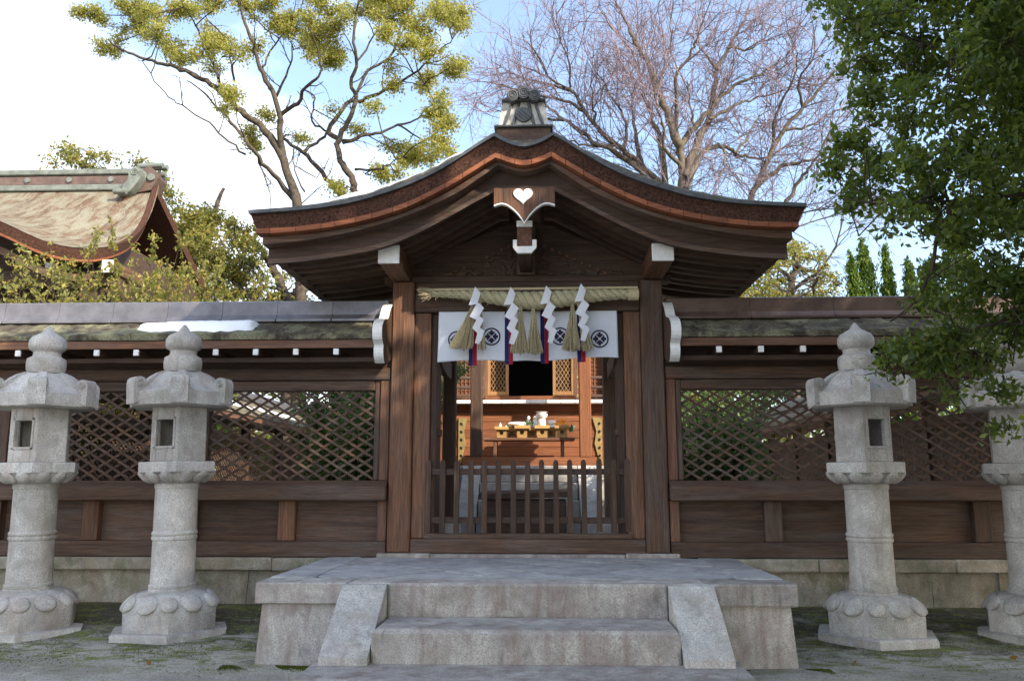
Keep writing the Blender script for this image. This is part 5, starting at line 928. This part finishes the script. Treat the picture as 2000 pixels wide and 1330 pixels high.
sp = [(-8.50, 8.02), (-8.53, 8.09), (-8.60, 8.13), (-8.70, 8.13), (-8.77, 8.08), (-8.80, 8.00), (-8.79, 7.90), (-8.82, 7.82), (-8.88, 7.76), (-8.90, 7.68), (-8.93, 7.62), (-9.00, 7.58), (-9.02, 7.52), (-8.97, 7.48), (-8.84, 7.50), (-8.72, 7.60), (-8.60, 7.76), (-8.52, 7.90)]; so_ = MB().prism(sp, 'xz', 16.50, 16.74).build('scroll_ornament', VERD, bh, 40); MB().tube([(-8.66 + .085 * (1 - q / 26) * math.cos(q * .6), 16.49, 8.01 + .085 * (1 - q / 26) * math.sin(q * .6)) for q in range(24)], .014, 5, False).build('scroll_line', VERD, so_); MB().tube([(-9.03, 16.40, 7.54), (-8.76, 16.40, 7.54)], .06, 12).build('scroll_roll', VERD, bh, 40)
BX('wall', WDX, bh, -12.8, -8.4, 15.3, 19.5, .6, 6.2); BX('eave_beam', WDX, bh, -12.8, -7.8, 14.55, 14.8, 5.0, 5.3); BX('post', WDZ, bh, -8.45, -8.2, 14.5, 14.75, .6, 5.0); BX('post', WDZ, bh, -10.6, -10.35, 14.5, 14.75, .6, 5.0); BX('lower_beam', WDX, bh, -12.8, -8.0, 14.5, 14.7, 3.9, 4.2)
for x in (-8.93, -7.86): b_ = MB().mm(x - .10, x + .10, 14.33, 15.5, 5.20, 5.42, .01).build('beam', WRY, bh); MB().mm(x - .105, x + .105, 14.30, 14.328, 5.19, 5.43, .006).build('white_end', WHITE, b_)
MB().prism([(-9.6, 4.1), (-8.2, 3.6), (-8.2, 3.85), (-9.6, 4.5)], 'xz', 14.2, 14.4).build('brace', WRX, bh)
# ================================================================== vegetation
def smooth_pts(P, k=3):
    P = np.array(P, float); out = []
    for i in range(len(P) - 1):
        p0 = P[max(0, i - 1)]; p1 = P[i]; p2 = P[i + 1]; p3 = P[min(len(P) - 1, i + 2)]
        for q in range(k):
            t = q / k; out.append(.5 * (2 * p1 + (p2 - p0) * t + (2 * p0 - 5 * p1 + 4 * p2 - p3) * t * t + (3 * p1 - p0 - 3 * p2 + p3) * t**3))
    out.append(P[-1]); return np.array(out)
def wander(p, d, L_, n, r0, r1, g, wob, upb, out):
    """one bending shoot; returns its nodes"""
    nodes = [(p.copy(), d.copy())]; s = L_ / n
    for i in range(n):
        d = d + g.normal(size=3) * wob; d[2] += upb; d /= np.linalg.norm(d); q = p + d * s
        out.append((p, q, r0 + (r1 - r0) * i / n, r0 + (r1 - r0) * (i + 1) / n)); p = q; nodes.append((p.copy(), d.copy()))
    return nodes
def limb_mesh(LM, jit=.02, n=9):
    mb = MB(); g = random.Random(2); paths = []
    for r0, r1, P in LM:
        S_ = smooth_pts(P, 4); m = len(S_); S_[1:-1] += nr.normal(size=(m - 2, 3)) * jit; rad = [(r0 + (r1 - r0) * (i / (m - 1))**.8) * g.uniform(.93, 1.07) for i in range(m)]
        mb.tube(S_, rad, n if r0 > .09 else 6); paths.append((S_, rad))
    return mb, paths
def shoots(paths, g, gap, lens, rads, counts, spread=.75, upb=.06, wob=.18, start=.25):
    """side shoots of several orders along the limbs"""
    out = []
    for S_, rad in paths:
        T = np.gradient(S_, axis=0); d = np.r_[0, np.cumsum(np.linalg.norm(np.diff(S_, axis=0), axis=1))]; tot = d[-1]; x = tot * start * g.uniform(.6, 1.2)
        while x < tot:
            i = min(len(S_) - 2, int(np.searchsorted(d, x)) - 1); i = max(i, 0); t = T[i] / (np.linalg.norm(T[i]) + 1e-9); v = g.normal(size=3); v -= t * v.dot(t); v /= np.linalg.norm(v); dd = t * (1 - spread * .5) + v * spread; dd /= np.linalg.norm(dd)
            stack = [(S_[i] + 0., dd, 0)]
            while stack:
                p, e, lv = stack.pop(); nn = max(2, 4 - lv); nodes = wander(p, e, lens[lv] * g.uniform(.6, 1.25), nn, rads[lv], rads[lv + 1], g, wob, upb, out)
                if lv + 1 < len(lens):
                    for _ in range(counts[lv]):
                        k = g.integers(1, len(nodes)); q, qd = nodes[k]; v = g.normal(size=3); e2 = qd * .75 + v / np.linalg.norm(v) * .62; stack.append((q, e2 / np.linalg.norm(e2), lv + 1))
            x += gap * g.uniform(.6, 1.4)
    return out
def blob_leaves(B, per_m2, sub=.30, g=nr, flat=1.):
    C = []; cl = []
    for (x, y, z, rx, rz_) in B:
        area = math.pi * rx * rz_; n = max(30, int(area * per_m2)); k = max(4, int(area / (sub * sub) * 1.3)); v = g.normal(size=(k, 3)); v /= np.linalg.norm(v, axis=1, keepdims=True); v *= g.uniform(.25, 1.22, (k, 1))**.7
        cc = np.array([x, y, z]) + v * np.array([rx, min(rx, rz_) * 1.1, rz_ * flat]); cl.append((np.array([x, y, z]), cc)); idx = g.integers(0, k, n); C.append(cc[idx] + g.normal(size=(n, 3)) * np.array([sub * .42, sub * .42, sub * .30]))
    return np.concatenate(C), cl
def twigs_to(cl, paths, g, r=.022):
    r1 = r * .36
    allp = np.concatenate([p for p, _ in paths]); out = []
    for c, cc in cl:
        i = np.argmin(np.linalg.norm(allp - c, axis=1) + (allp[:, 2] > c[2] + .3) * .6); a = allp[i]
        if np.linalg.norm(a - c) > 4: continue
        m = (a + c) / 2 + g.normal(size=3) * .12 - np.array([0, 0, .1]); out += [(a, m, r, r * .8), (m, c, r * .8, r * .6)]
        for q in cc[:14]: m2 = (c + q) / 2 + g.normal(size=3) * .05; out += [(c, m2, r * .5, r1), (m2, q, r1, r1 * .6)]
    return out
def tree(name, label, cat_, base, LM, B, lm, tm, per, size, ratio, sub, group=None, up=.2, extra=None, jit=.02, droop=0., tr=.022):
    t = empty(name, base, label, cat_, group); mb, paths = limb_mesh(LM, jit); mb.build('trunk', tm, t, 60); g = np.random.default_rng(abs(hash(label[:6] + str(len(label)))) % 1000 if False else len(label) * 7)
    out = [] if extra is None else extra(paths, g)
    if B:
        C, cl = blob_leaves(B, per, sub, g); out += twigs_to(cl, paths, g, tr); obj('crown', leaf_mesh('crown', C, size, ratio, up, droop, .25, g), lm, t)
    if out: tag(obj('twigs', segs_mesh('twigs', out), tm if B else TWIG, t), kind='stuff')
    return t
def root_down(LM, z=.55):
    """carry the first limb down to the soil"""
    r0, r1, P = LM[0]; x, y, zz = P[0]; return [(r0 * 1.15, r1, [(x + .1, y, z), (x + .03, y, z + (zz - z) * .5)] + list(P))] + list(LM[1:])
CL = root_down([(a * .52, max(.010, b * .45), P) for a, b, P in CAMPHOR_LIMBS]); x, y, z = CAMPHOR_LIMBS[1][2][0]; CL[1] = (CL[1][0], CL[1][1], [(x - .5, y, .6), (x - .2, y, z * .5)] + list(CL[1][2]))
tree('camphor_tree', 'tall spreading tree with yellow-green leaf clusters and forking dark limbs behind the gate', 'tree', (CL[0][2][0][0], 20, .55), CL, CAMPHOR_BLOBS, L_CAMPHOR, TRUNK, 3300, .074, .55, .30, extra=lambda p, g: shoots(p, g, .9, (.9, .45), (.02, .010, .005), (3,), .7, .05, .2, .4))
bare = lambda gap: (lambda p, g: shoots(p, g, gap, (1.7, .95, .55), (.020, .011, .0065, .004), (6, 4), .62, .07, .15, .22))
for nm, LM, lb, gap in ((n_, [(a * .78, b * .6, P) for a, b, P in l_], lb_, g_) for n_, l_, lb_, g_ in (('A', BARE_A, 'bare winter tree with a crooked low side limb behind the gate roof', .30), ('B', BARE_B, 'broad bare winter tree with twigs reaching behind the gate ridge ornament', .30), ('C', BARE_C, 'leaning bare winter tree between the gate eave and the evergreen', .34))):
    LD = root_down(LM); tree('bare_tree', lb, 'tree', (LD[0][2][0][0], LD[0][2][0][1], .55), LD, None, None, TRUNKB, 0, 0, 0, 0, 'bare trees behind the gate', extra=bare(gap), jit=.03)
OL = root_down([(a * 1.4 if a > .1 else a * .7, b * .4, P) for a, b, P in OLIVE_LIMBS]); x, y, z = OL[5][2][0]; OL[7] = (.012, .005, OL[7][2]); OL[5] = (OL[5][0], OL[5][1], [(x, y, .6)] + list(OL[5][2]))
tree('evergreen_oak', 'bushy olive and yellow leaved tree with mossy forked trunk beside the gate eave', 'tree', (OL[0][2][0][0], 22.5, .55), OL, OLIVE_BLOBS, L_OLIVE, TRUNK, 2600, .120, .5, .36)
ML = root_down(MID_LIMBS); tree('olive_tree', 'thin olive green tree showing beneath the gate eave beside the juniper spires', 'tree', (ML[0][2][0][0], 20, .55), ML, MID_BLOBS, L_OLIVE, TRUNK, 2200, .095, .5, .26)
FT = [(.25, .05, [(-11.5, 26, .55), (-11.4, 26, 5), (-11.0, 26, 9.6), (-10.6, 26, 11.2)]), (.12, .03, [(-11.3, 26, 6), (-12.6, 26, 9.4), (-13.6, 26, 10.6)]), (.10, .03, [(-11.2, 26, 7), (-9.4, 26, 9.5), (-8.6, 26, 10.4)])]
tree('distant_tree', 'pale leafy treetop rising behind the bark-roofed hall', 'tree', (-11.5, 26, .55), FT, FAR_BLOBS, L_OLIVE, TRUNK, 420, .14, .5, .34)
# near glossy evergreen hanging over the lanterns
TX, TY = 5.6, 6.1
EL = [(.11, .03, [(TX, TY, .0), (TX - .1, TY - .1, 1.6), (TX - .35, TY - .2, 3.2), (TX - .5, TY - .3, 5.0), (TX - .7, TY - .4, 6.4)])]
EL += [(0.028, .006, [(TX - .15, TY - .1, 2.1), (4.6, 5.75, 2.45), (3.8, 5.6, 2.55), (3.1, 5.55, 2.40), (2.55, 5.5, 2.2)]), (0.028, .006, [(TX - .2, TY - .1, 2.6), (4.7, 5.7, 3.1), (3.9, 5.5, 3.35), (3.1, 5.4, 3.3), (2.4, 5.35, 3.25)]), (0.025, .006, [(TX - .35, TY - .2, 3.2), (4.6, 5.8, 3.9), (3.7, 5.7, 4.2), (2.9, 5.5, 4.5)]), (0.028, .006, [(TX - .4, TY - .2, 4.0), (4.4, 5.5, 4.9), (3.4, 5.3, 5.3), (2.6, 5.2, 5.4)]), (0.019, .006, [(4.3, 5.7, 2.5), (4.05, 5.62, 2.35), (3.95, 5.6, 2.2)]), (0.017, .006, [(3.0, 5.5, 3.3), (2.85, 5.5, 2.9), (2.75, 5.45, 2.6), (2.9, 5.4, 2.4)])]
EB = list(EVERGREEN_BLOBS) + [(4.6 + .8 * math.cos(k), 5.7 + .9 * math.sin(k * 1.7), 3.0 + .42 * k, .75, .5) for k in range(10)] + [(3.4 + .3 * k, 5.4, 5.1 + .25 * (k % 3), .6, .4) for k in range(6)]
tree('evergreen_tree', 'dark glossy evergreen tree whose branches hang in front of the lanterns', 'tree', (TX, TY, 0), EL, EB, L_EVER, TRUNKD, 4200, .058, .50, .14, tr=.007, droop=.35, up=0.)
# juniper spires
def juniper(x, y, h, r, label):
    g = np.random.default_rng(int(x * 100)); n = int(5200 * h / 6); t = g.random(n)**.8; a = g.uniform(0, 6.283, n) ; tw = np.sin(a * 2 + t * 16) * .22 + np.sin(a * 3 - t * 29) * .18
    K = 150; tt = g.random(K)**.85; aa = g.uniform(0, 6.283, K); zz = .8 + (h - 1.0) * tt; q_ = r * ((1 - tt)**.8 * g.uniform(.35, 1.0, K) + .03); cx = x + q_ * np.cos(aa) + .10 * np.sin(tt * 9); cyy = y + q_ * np.sin(aa)
    idx = g.integers(0, K, n); u = g.random(n); C = np.stack([cx[idx] + g.normal(size=n) * .10 * (1 - u * .8) * r / .7, cyy[idx] + g.normal(size=n) * .10 * (1 - u * .8), zz[idx] + u * .75 - .3], 1)
    o = empty('juniper', (x, y, .55), label, 'conifer', 'juniper spires behind the fence'); MB().tube([(x, y, .5), (x, y, h * .9)], [.12, .02], 7).build('trunk', TRUNK, o, 60); obj('crown', leaf_mesh('cr', C, .13, .32, 2.0, 0, .3, g), L_CONI, o)
for x, y, h, r_, lb in ((8.20, 21, 7.15, .62, 'slim juniper spire closest to the olive tree'), (8.62, 21.2, 7.55, .78, 'tallest juniper spire behind the brown ridge cap'), (9.12, 21, 7.30, .66, 'juniper spire standing third from the olive tree'), (9.5, 20.6, 6.85, .6, 'short juniper spire between taller ones'), (10.1, 21, 7.0, .9, 'wide juniper partly behind the evergreen leaves'), (11.2, 21.5, 8.6, 1.3, 'big juniper mass filling the gap in the evergreen')): juniper(x, y, h, r_, lb)
# leafy shrubs with upright shoots behind the left fence
def shrub(x, y, h, r_, n, lm, size, label, z0=.6, ratio=.45, nst=40, name='shrub', lean=.25, up=.9, zmin=.25):
    g = np.random.default_rng(int(abs(x) * 97 + y)); S_ = []; C = []; o = empty(name, (x, y, z0), label, 'shrub', 'shrubs behind the fence')
    for k in range(nst):
        a = g.uniform(0, 6.283); q = g.random()**.5; d = np.array([math.cos(a) * q * lean * 2, math.sin(a) * q * lean * 2, 1.]); d /= np.linalg.norm(d); L_ = h * g.uniform(.65, 1.08); nodes = wander(np.array([x + .2 * math.cos(a), y + .2 * math.sin(a), z0]), d, L_, 9, .018, .004, g, .09, .02, S_)
        for (p, e) in nodes[3:]:
            if p[2] < z0 + h * zmin: continue
            for _ in range(3):
                v = g.normal(size=3); v[2] = abs(v[2]); e2 = e * .5 + v / np.linalg.norm(v) * .7; nd = wander(p + 0., e2 / np.linalg.norm(e2), r_ * g.uniform(.25, .6), 4, .006, .002, g, .15, .05, S_)
                for (pp, ee) in nd[1:]: C += [pp + g.normal(size=3) * .03 for _ in range(n)]
    obj('stems', segs_mesh('st', S_), TRUNK, o); obj('foliage', leaf_mesh('fo', np.array(C), size, ratio, up, 0, .25, g), lm, o); return o
shrub(-7.0, 13.0, 4.15, 1.0, 3, L_SHRUB, .085, 'twiggy yellow-green shrub with upright leaves in front of the bark-roofed hall', nst=34, lean=.22)
shrub(-6.75, 14.2, 4.6, 1.0, 6, L_OLIVE, .085, 'denser olive shrub between the bark-roofed hall and the forked tree', nst=44, lean=.22, zmin=.45)
shrub(-7.6, 11.6, 3.7, .9, 3, L_SHRUB, .085, 'sparse shrub of upright yellow shoots low before the bark-roofed hall', nst=16, lean=.25)
shrub(-8.55, 11.6, 4.3, .8, 3, L_SHRUB, .085, 'shrub with few leafy twigs at the far end of the bark-roofed hall', nst=12, lean=.15)
shrub(-2.15, 10.5, 1.6, .6, 5, L_NAND, .070, 'leafy green bush seen through the lattice of the snow-patched fence', .62, .40, 40, 'nandina_bush', .20, -.1, .05)
shrub(-2.35, 11.7, 2.3, .7, 5, L_NAND, .080, 'taller green bush behind the lattice next to the gate pillar', .62, .42, 34, 'nandina_bush', .18, .1, .05)
shrub(-1.98, 14.6, 2.5, .6, 6, L_NAND, .08, 'sunlit green bush glimpsed between the gate jamb and the inner hall', .62, .42, 26, 'nandina_bush', .12, .1, .05)
shrub(2.15, 10.5, 1.6, .6, 5, L_NAND, .070, 'grey-green bush behind the lattice of the shaded fence', .62, .40, 40, 'nandina_bush', .20, -.1, .05)
shrub(2.75, 14.0, 2.6, .8, 4, L_NAND, .085, 'taller green bush behind the shaded lattice beside the inner hall', .62, .45, 26, 'nandina_bush', .2, .1, .05)
# low trees filling the distance behind the courtyard
def low_tree(x, y, h, r_, lm, per, size, label, grp='trees beyond the courtyard', name='garden_tree', sub=.45, nb=16):
    g = random.Random(int(x * 31 + y * 7)); LM = [(.14, .04, [(x, y, .5), (x + .1, y, h * .4), (x - .1, y, h * .75)])] + [(.06, .015, [(x, y, h * .3), (x + r_ * .5 * math.cos(a), y + r_ * .5 * math.sin(a), h * .55), (x + r_ * .8 * math.cos(a), y + r_ * .8 * math.sin(a), h * .75)]) for a in (.4, 2.2, 3.9, 5.2)]
    B = []
    for k in range(nb):
        a = g.uniform(0, 6.283); q = g.random()**.6; zz = g.uniform(.28, 1.0); B.append((x + r_ * q * math.cos(a), y + r_ * q * math.sin(a), h * zz, r_ * .42 * (1.2 - zz * .5), h * .11))
    return tree(name, label, 'tree', (x, y, .5), LM, B, lm, TRUNK, per, size, .5, sub, grp)
lt = [(-14, 24, 5.6, 2.2, L_OLIVE, 'farthest olive garden tree past the bark-roofed hall'), (-9.3, 24.5, 5.0, 2.0, L_EVER, 'dark garden tree behind the end of the snowy courtyard fence'), (-6.2, 25, 5.2, 1.8, L_CAMPHOR, 'bright garden tree over the snowy courtyard fence roof'), (-3.6, 23, 4.9, 1.8, L_NAND, 'green garden tree behind the leafy lattice bush'), (-1.5, 22, 5.0, 1.7, L_CAMPHOR, 'yellow-green garden tree behind the inner hall'), (1.9, 22, 5.0, 1.7, L_NAND, 'green garden tree past the hall on the shaded side'), (4.2, 24, 5.0, 1.8, L_OLIVE, 'olive garden tree above the lichen-roofed courtyard fence'), (7.0, 25, 5.4, 2.0, L_NAND, 'green garden tree beyond the lichen-roofed courtyard fence'), (10.5, 26, 5.6, 2.2, L_OLIVE, 'olive garden tree behind the juniper spires'), (14.5, 25, 5.6, 2.2, L_EVER, 'dark garden tree past the big juniper'), (-18.5, 26, 6, 2.6, L_EVER, 'dark garden tree at the far end of the hall side'), (18.5, 26, 6, 2.6, L_NAND, 'green garden tree at the far evergreen side')]
for x, y, h, r_, lm, lb in lt: low_tree(x, y, h, r_, lm, 260, .17, lb)
tree_line = []
wd_ = nr.uniform(size=(60000, 3)); C = np.stack([-70 + 140 * wd_[:, 0], 38 + 8 * wd_[:, 1], .6 + (3.2 + .8 * np.sin(wd_[:, 0] * 37) + .6 * np.sin(wd_[:, 0] * 91)) * wd_[:, 2]**.8], 1)
fw_ = obj('far_woodland', leaf_mesh('wood', C, .42, .6, .2), L_OLIVE); tag(fw_, 'low band of distant woodland closing off the garden', 'woodland', kind='stuff')
# tall grove behind the viewer that keeps the forecourt in shade
for k, (x, y, h, r_) in enumerate(((4.4, -1.2, 9.8, 2.8), (7.6, .6, 9.8, 2.7), (10.6, 2.4, 8.2, 2.4), (6.6, -4.2, 11.0, 3.0), (10.6, -2.2, 10.6, 2.9))):
    low_tree(x, y, h, r_, L_EVER, 230, .30, ['shade tree nearest the path behind the viewer', 'shade tree beside the forecourt', 'shade tree at the forecourt corner', 'taller shade tree in the second row', 'shade tree outermost in the second row'][k], 'shade trees behind the viewer', 'shade_tree', .6, 30)
# ================================================================== moss, pebbles and fallen leaves on the ground
def scatter(n, fn): P = np.array([p for p in (fn() for _ in range(n)) if p is not None]); return np.stack([P[:, 0], P[:, 1], gz(P[:, 0], P[:, 1]) + .004], 1)
g = random.Random(21)
def mossy():
    r_ = g.random()
    if r_ < .35: x = g.uniform(-6, -2.2); y = g.gauss(7.2, .45)
    elif r_ < .55: x = g.choice((-1, 1)) * g.uniform(1.6, 2.3); y = 6.50 - abs(g.gauss(0, .07))
    elif r_ < .8: x = g.choice((-1, 1)) * g.uniform(2.2, 6); y = g.uniform(8.2, 8.75)
    else: x = g.uniform(2.2, 6); y = g.gauss(7.3, .5)
    n_ = math.sin(x * 5.1 + y * 3.3) + math.sin(x * 2.3 - y * 6.1 + 1) + math.sin(x * 11 + y * 9)
    return (x, y) if n_ > (.1 if .35 < r_ < .55 else -.1) else None
ms_ = obj('moss', leaf_mesh('moss', scatter(42000, mossy), .010, .6, .8), MOSSM); tag(ms_, 'green moss growing on the ground round the lanterns and platform', 'moss', kind='stuff')
pb = scatter(5200, lambda: (g.uniform(-6, 6), g.uniform(3.6, 8.4))); k = len(pb); r_ = (.003 + .007 * nr.random((k, 1))**3); o_ = np.array([[1, 0, 0], [0, 1, 0], [-1, 0, 0], [0, -1, 0], [0, 0, .7], [0, 0, -.7]]); V = pb[:, None, :] + o_[None] * r_[:, :, None] * nr.uniform(.6, 1.3, (k, 6, 1)); base = (np.arange(k) * 6)[:, None]
F = np.concatenate([base + np.array([[a, (a + 1) % 4, 4]]) for a in range(4)] + [base + np.array([[(a + 1) % 4, a, 5]]) for a in range(4)], 0)
tag(obj('pebbles', npmesh('peb', (V.reshape(-1, 3), F), 3), MORTAR), 'small loose pebbles scattered on the packed sand', 'pebbles', kind='stuff')
DRY = leafmat('dead_leaf', [(0, (.16, .07, .02)), (1, (.32, .15, .04))], .7, .2, .2)
for k, (x, y, lb) in enumerate(((3.9, 6.95, 'fallen orange-brown leaf on the soil beside the grey lantern'), (2.55, 6.7, 'fallen brown leaf by the shaded platform corner'), (-2.9, 6.55, 'fallen brown leaf on the sand near the pale lantern'))): tag(obj('fallen_leaf', leaf_mesh('dl', np.array([[x, y, float(gz(x, y)) + .018]]), .07, .55, 0), DRY), lb, 'leaf')
o = MB().ell((4.25, 7.05, float(gz(4.25, 7.05)) + .02), (.05, .04, .03), None, 10, 6).jitter(.005, 3).build('stone', GRANITE, None, 50); tag(o, 'small pale stone lying beside the lantern slab under the evergreen', 'stone')
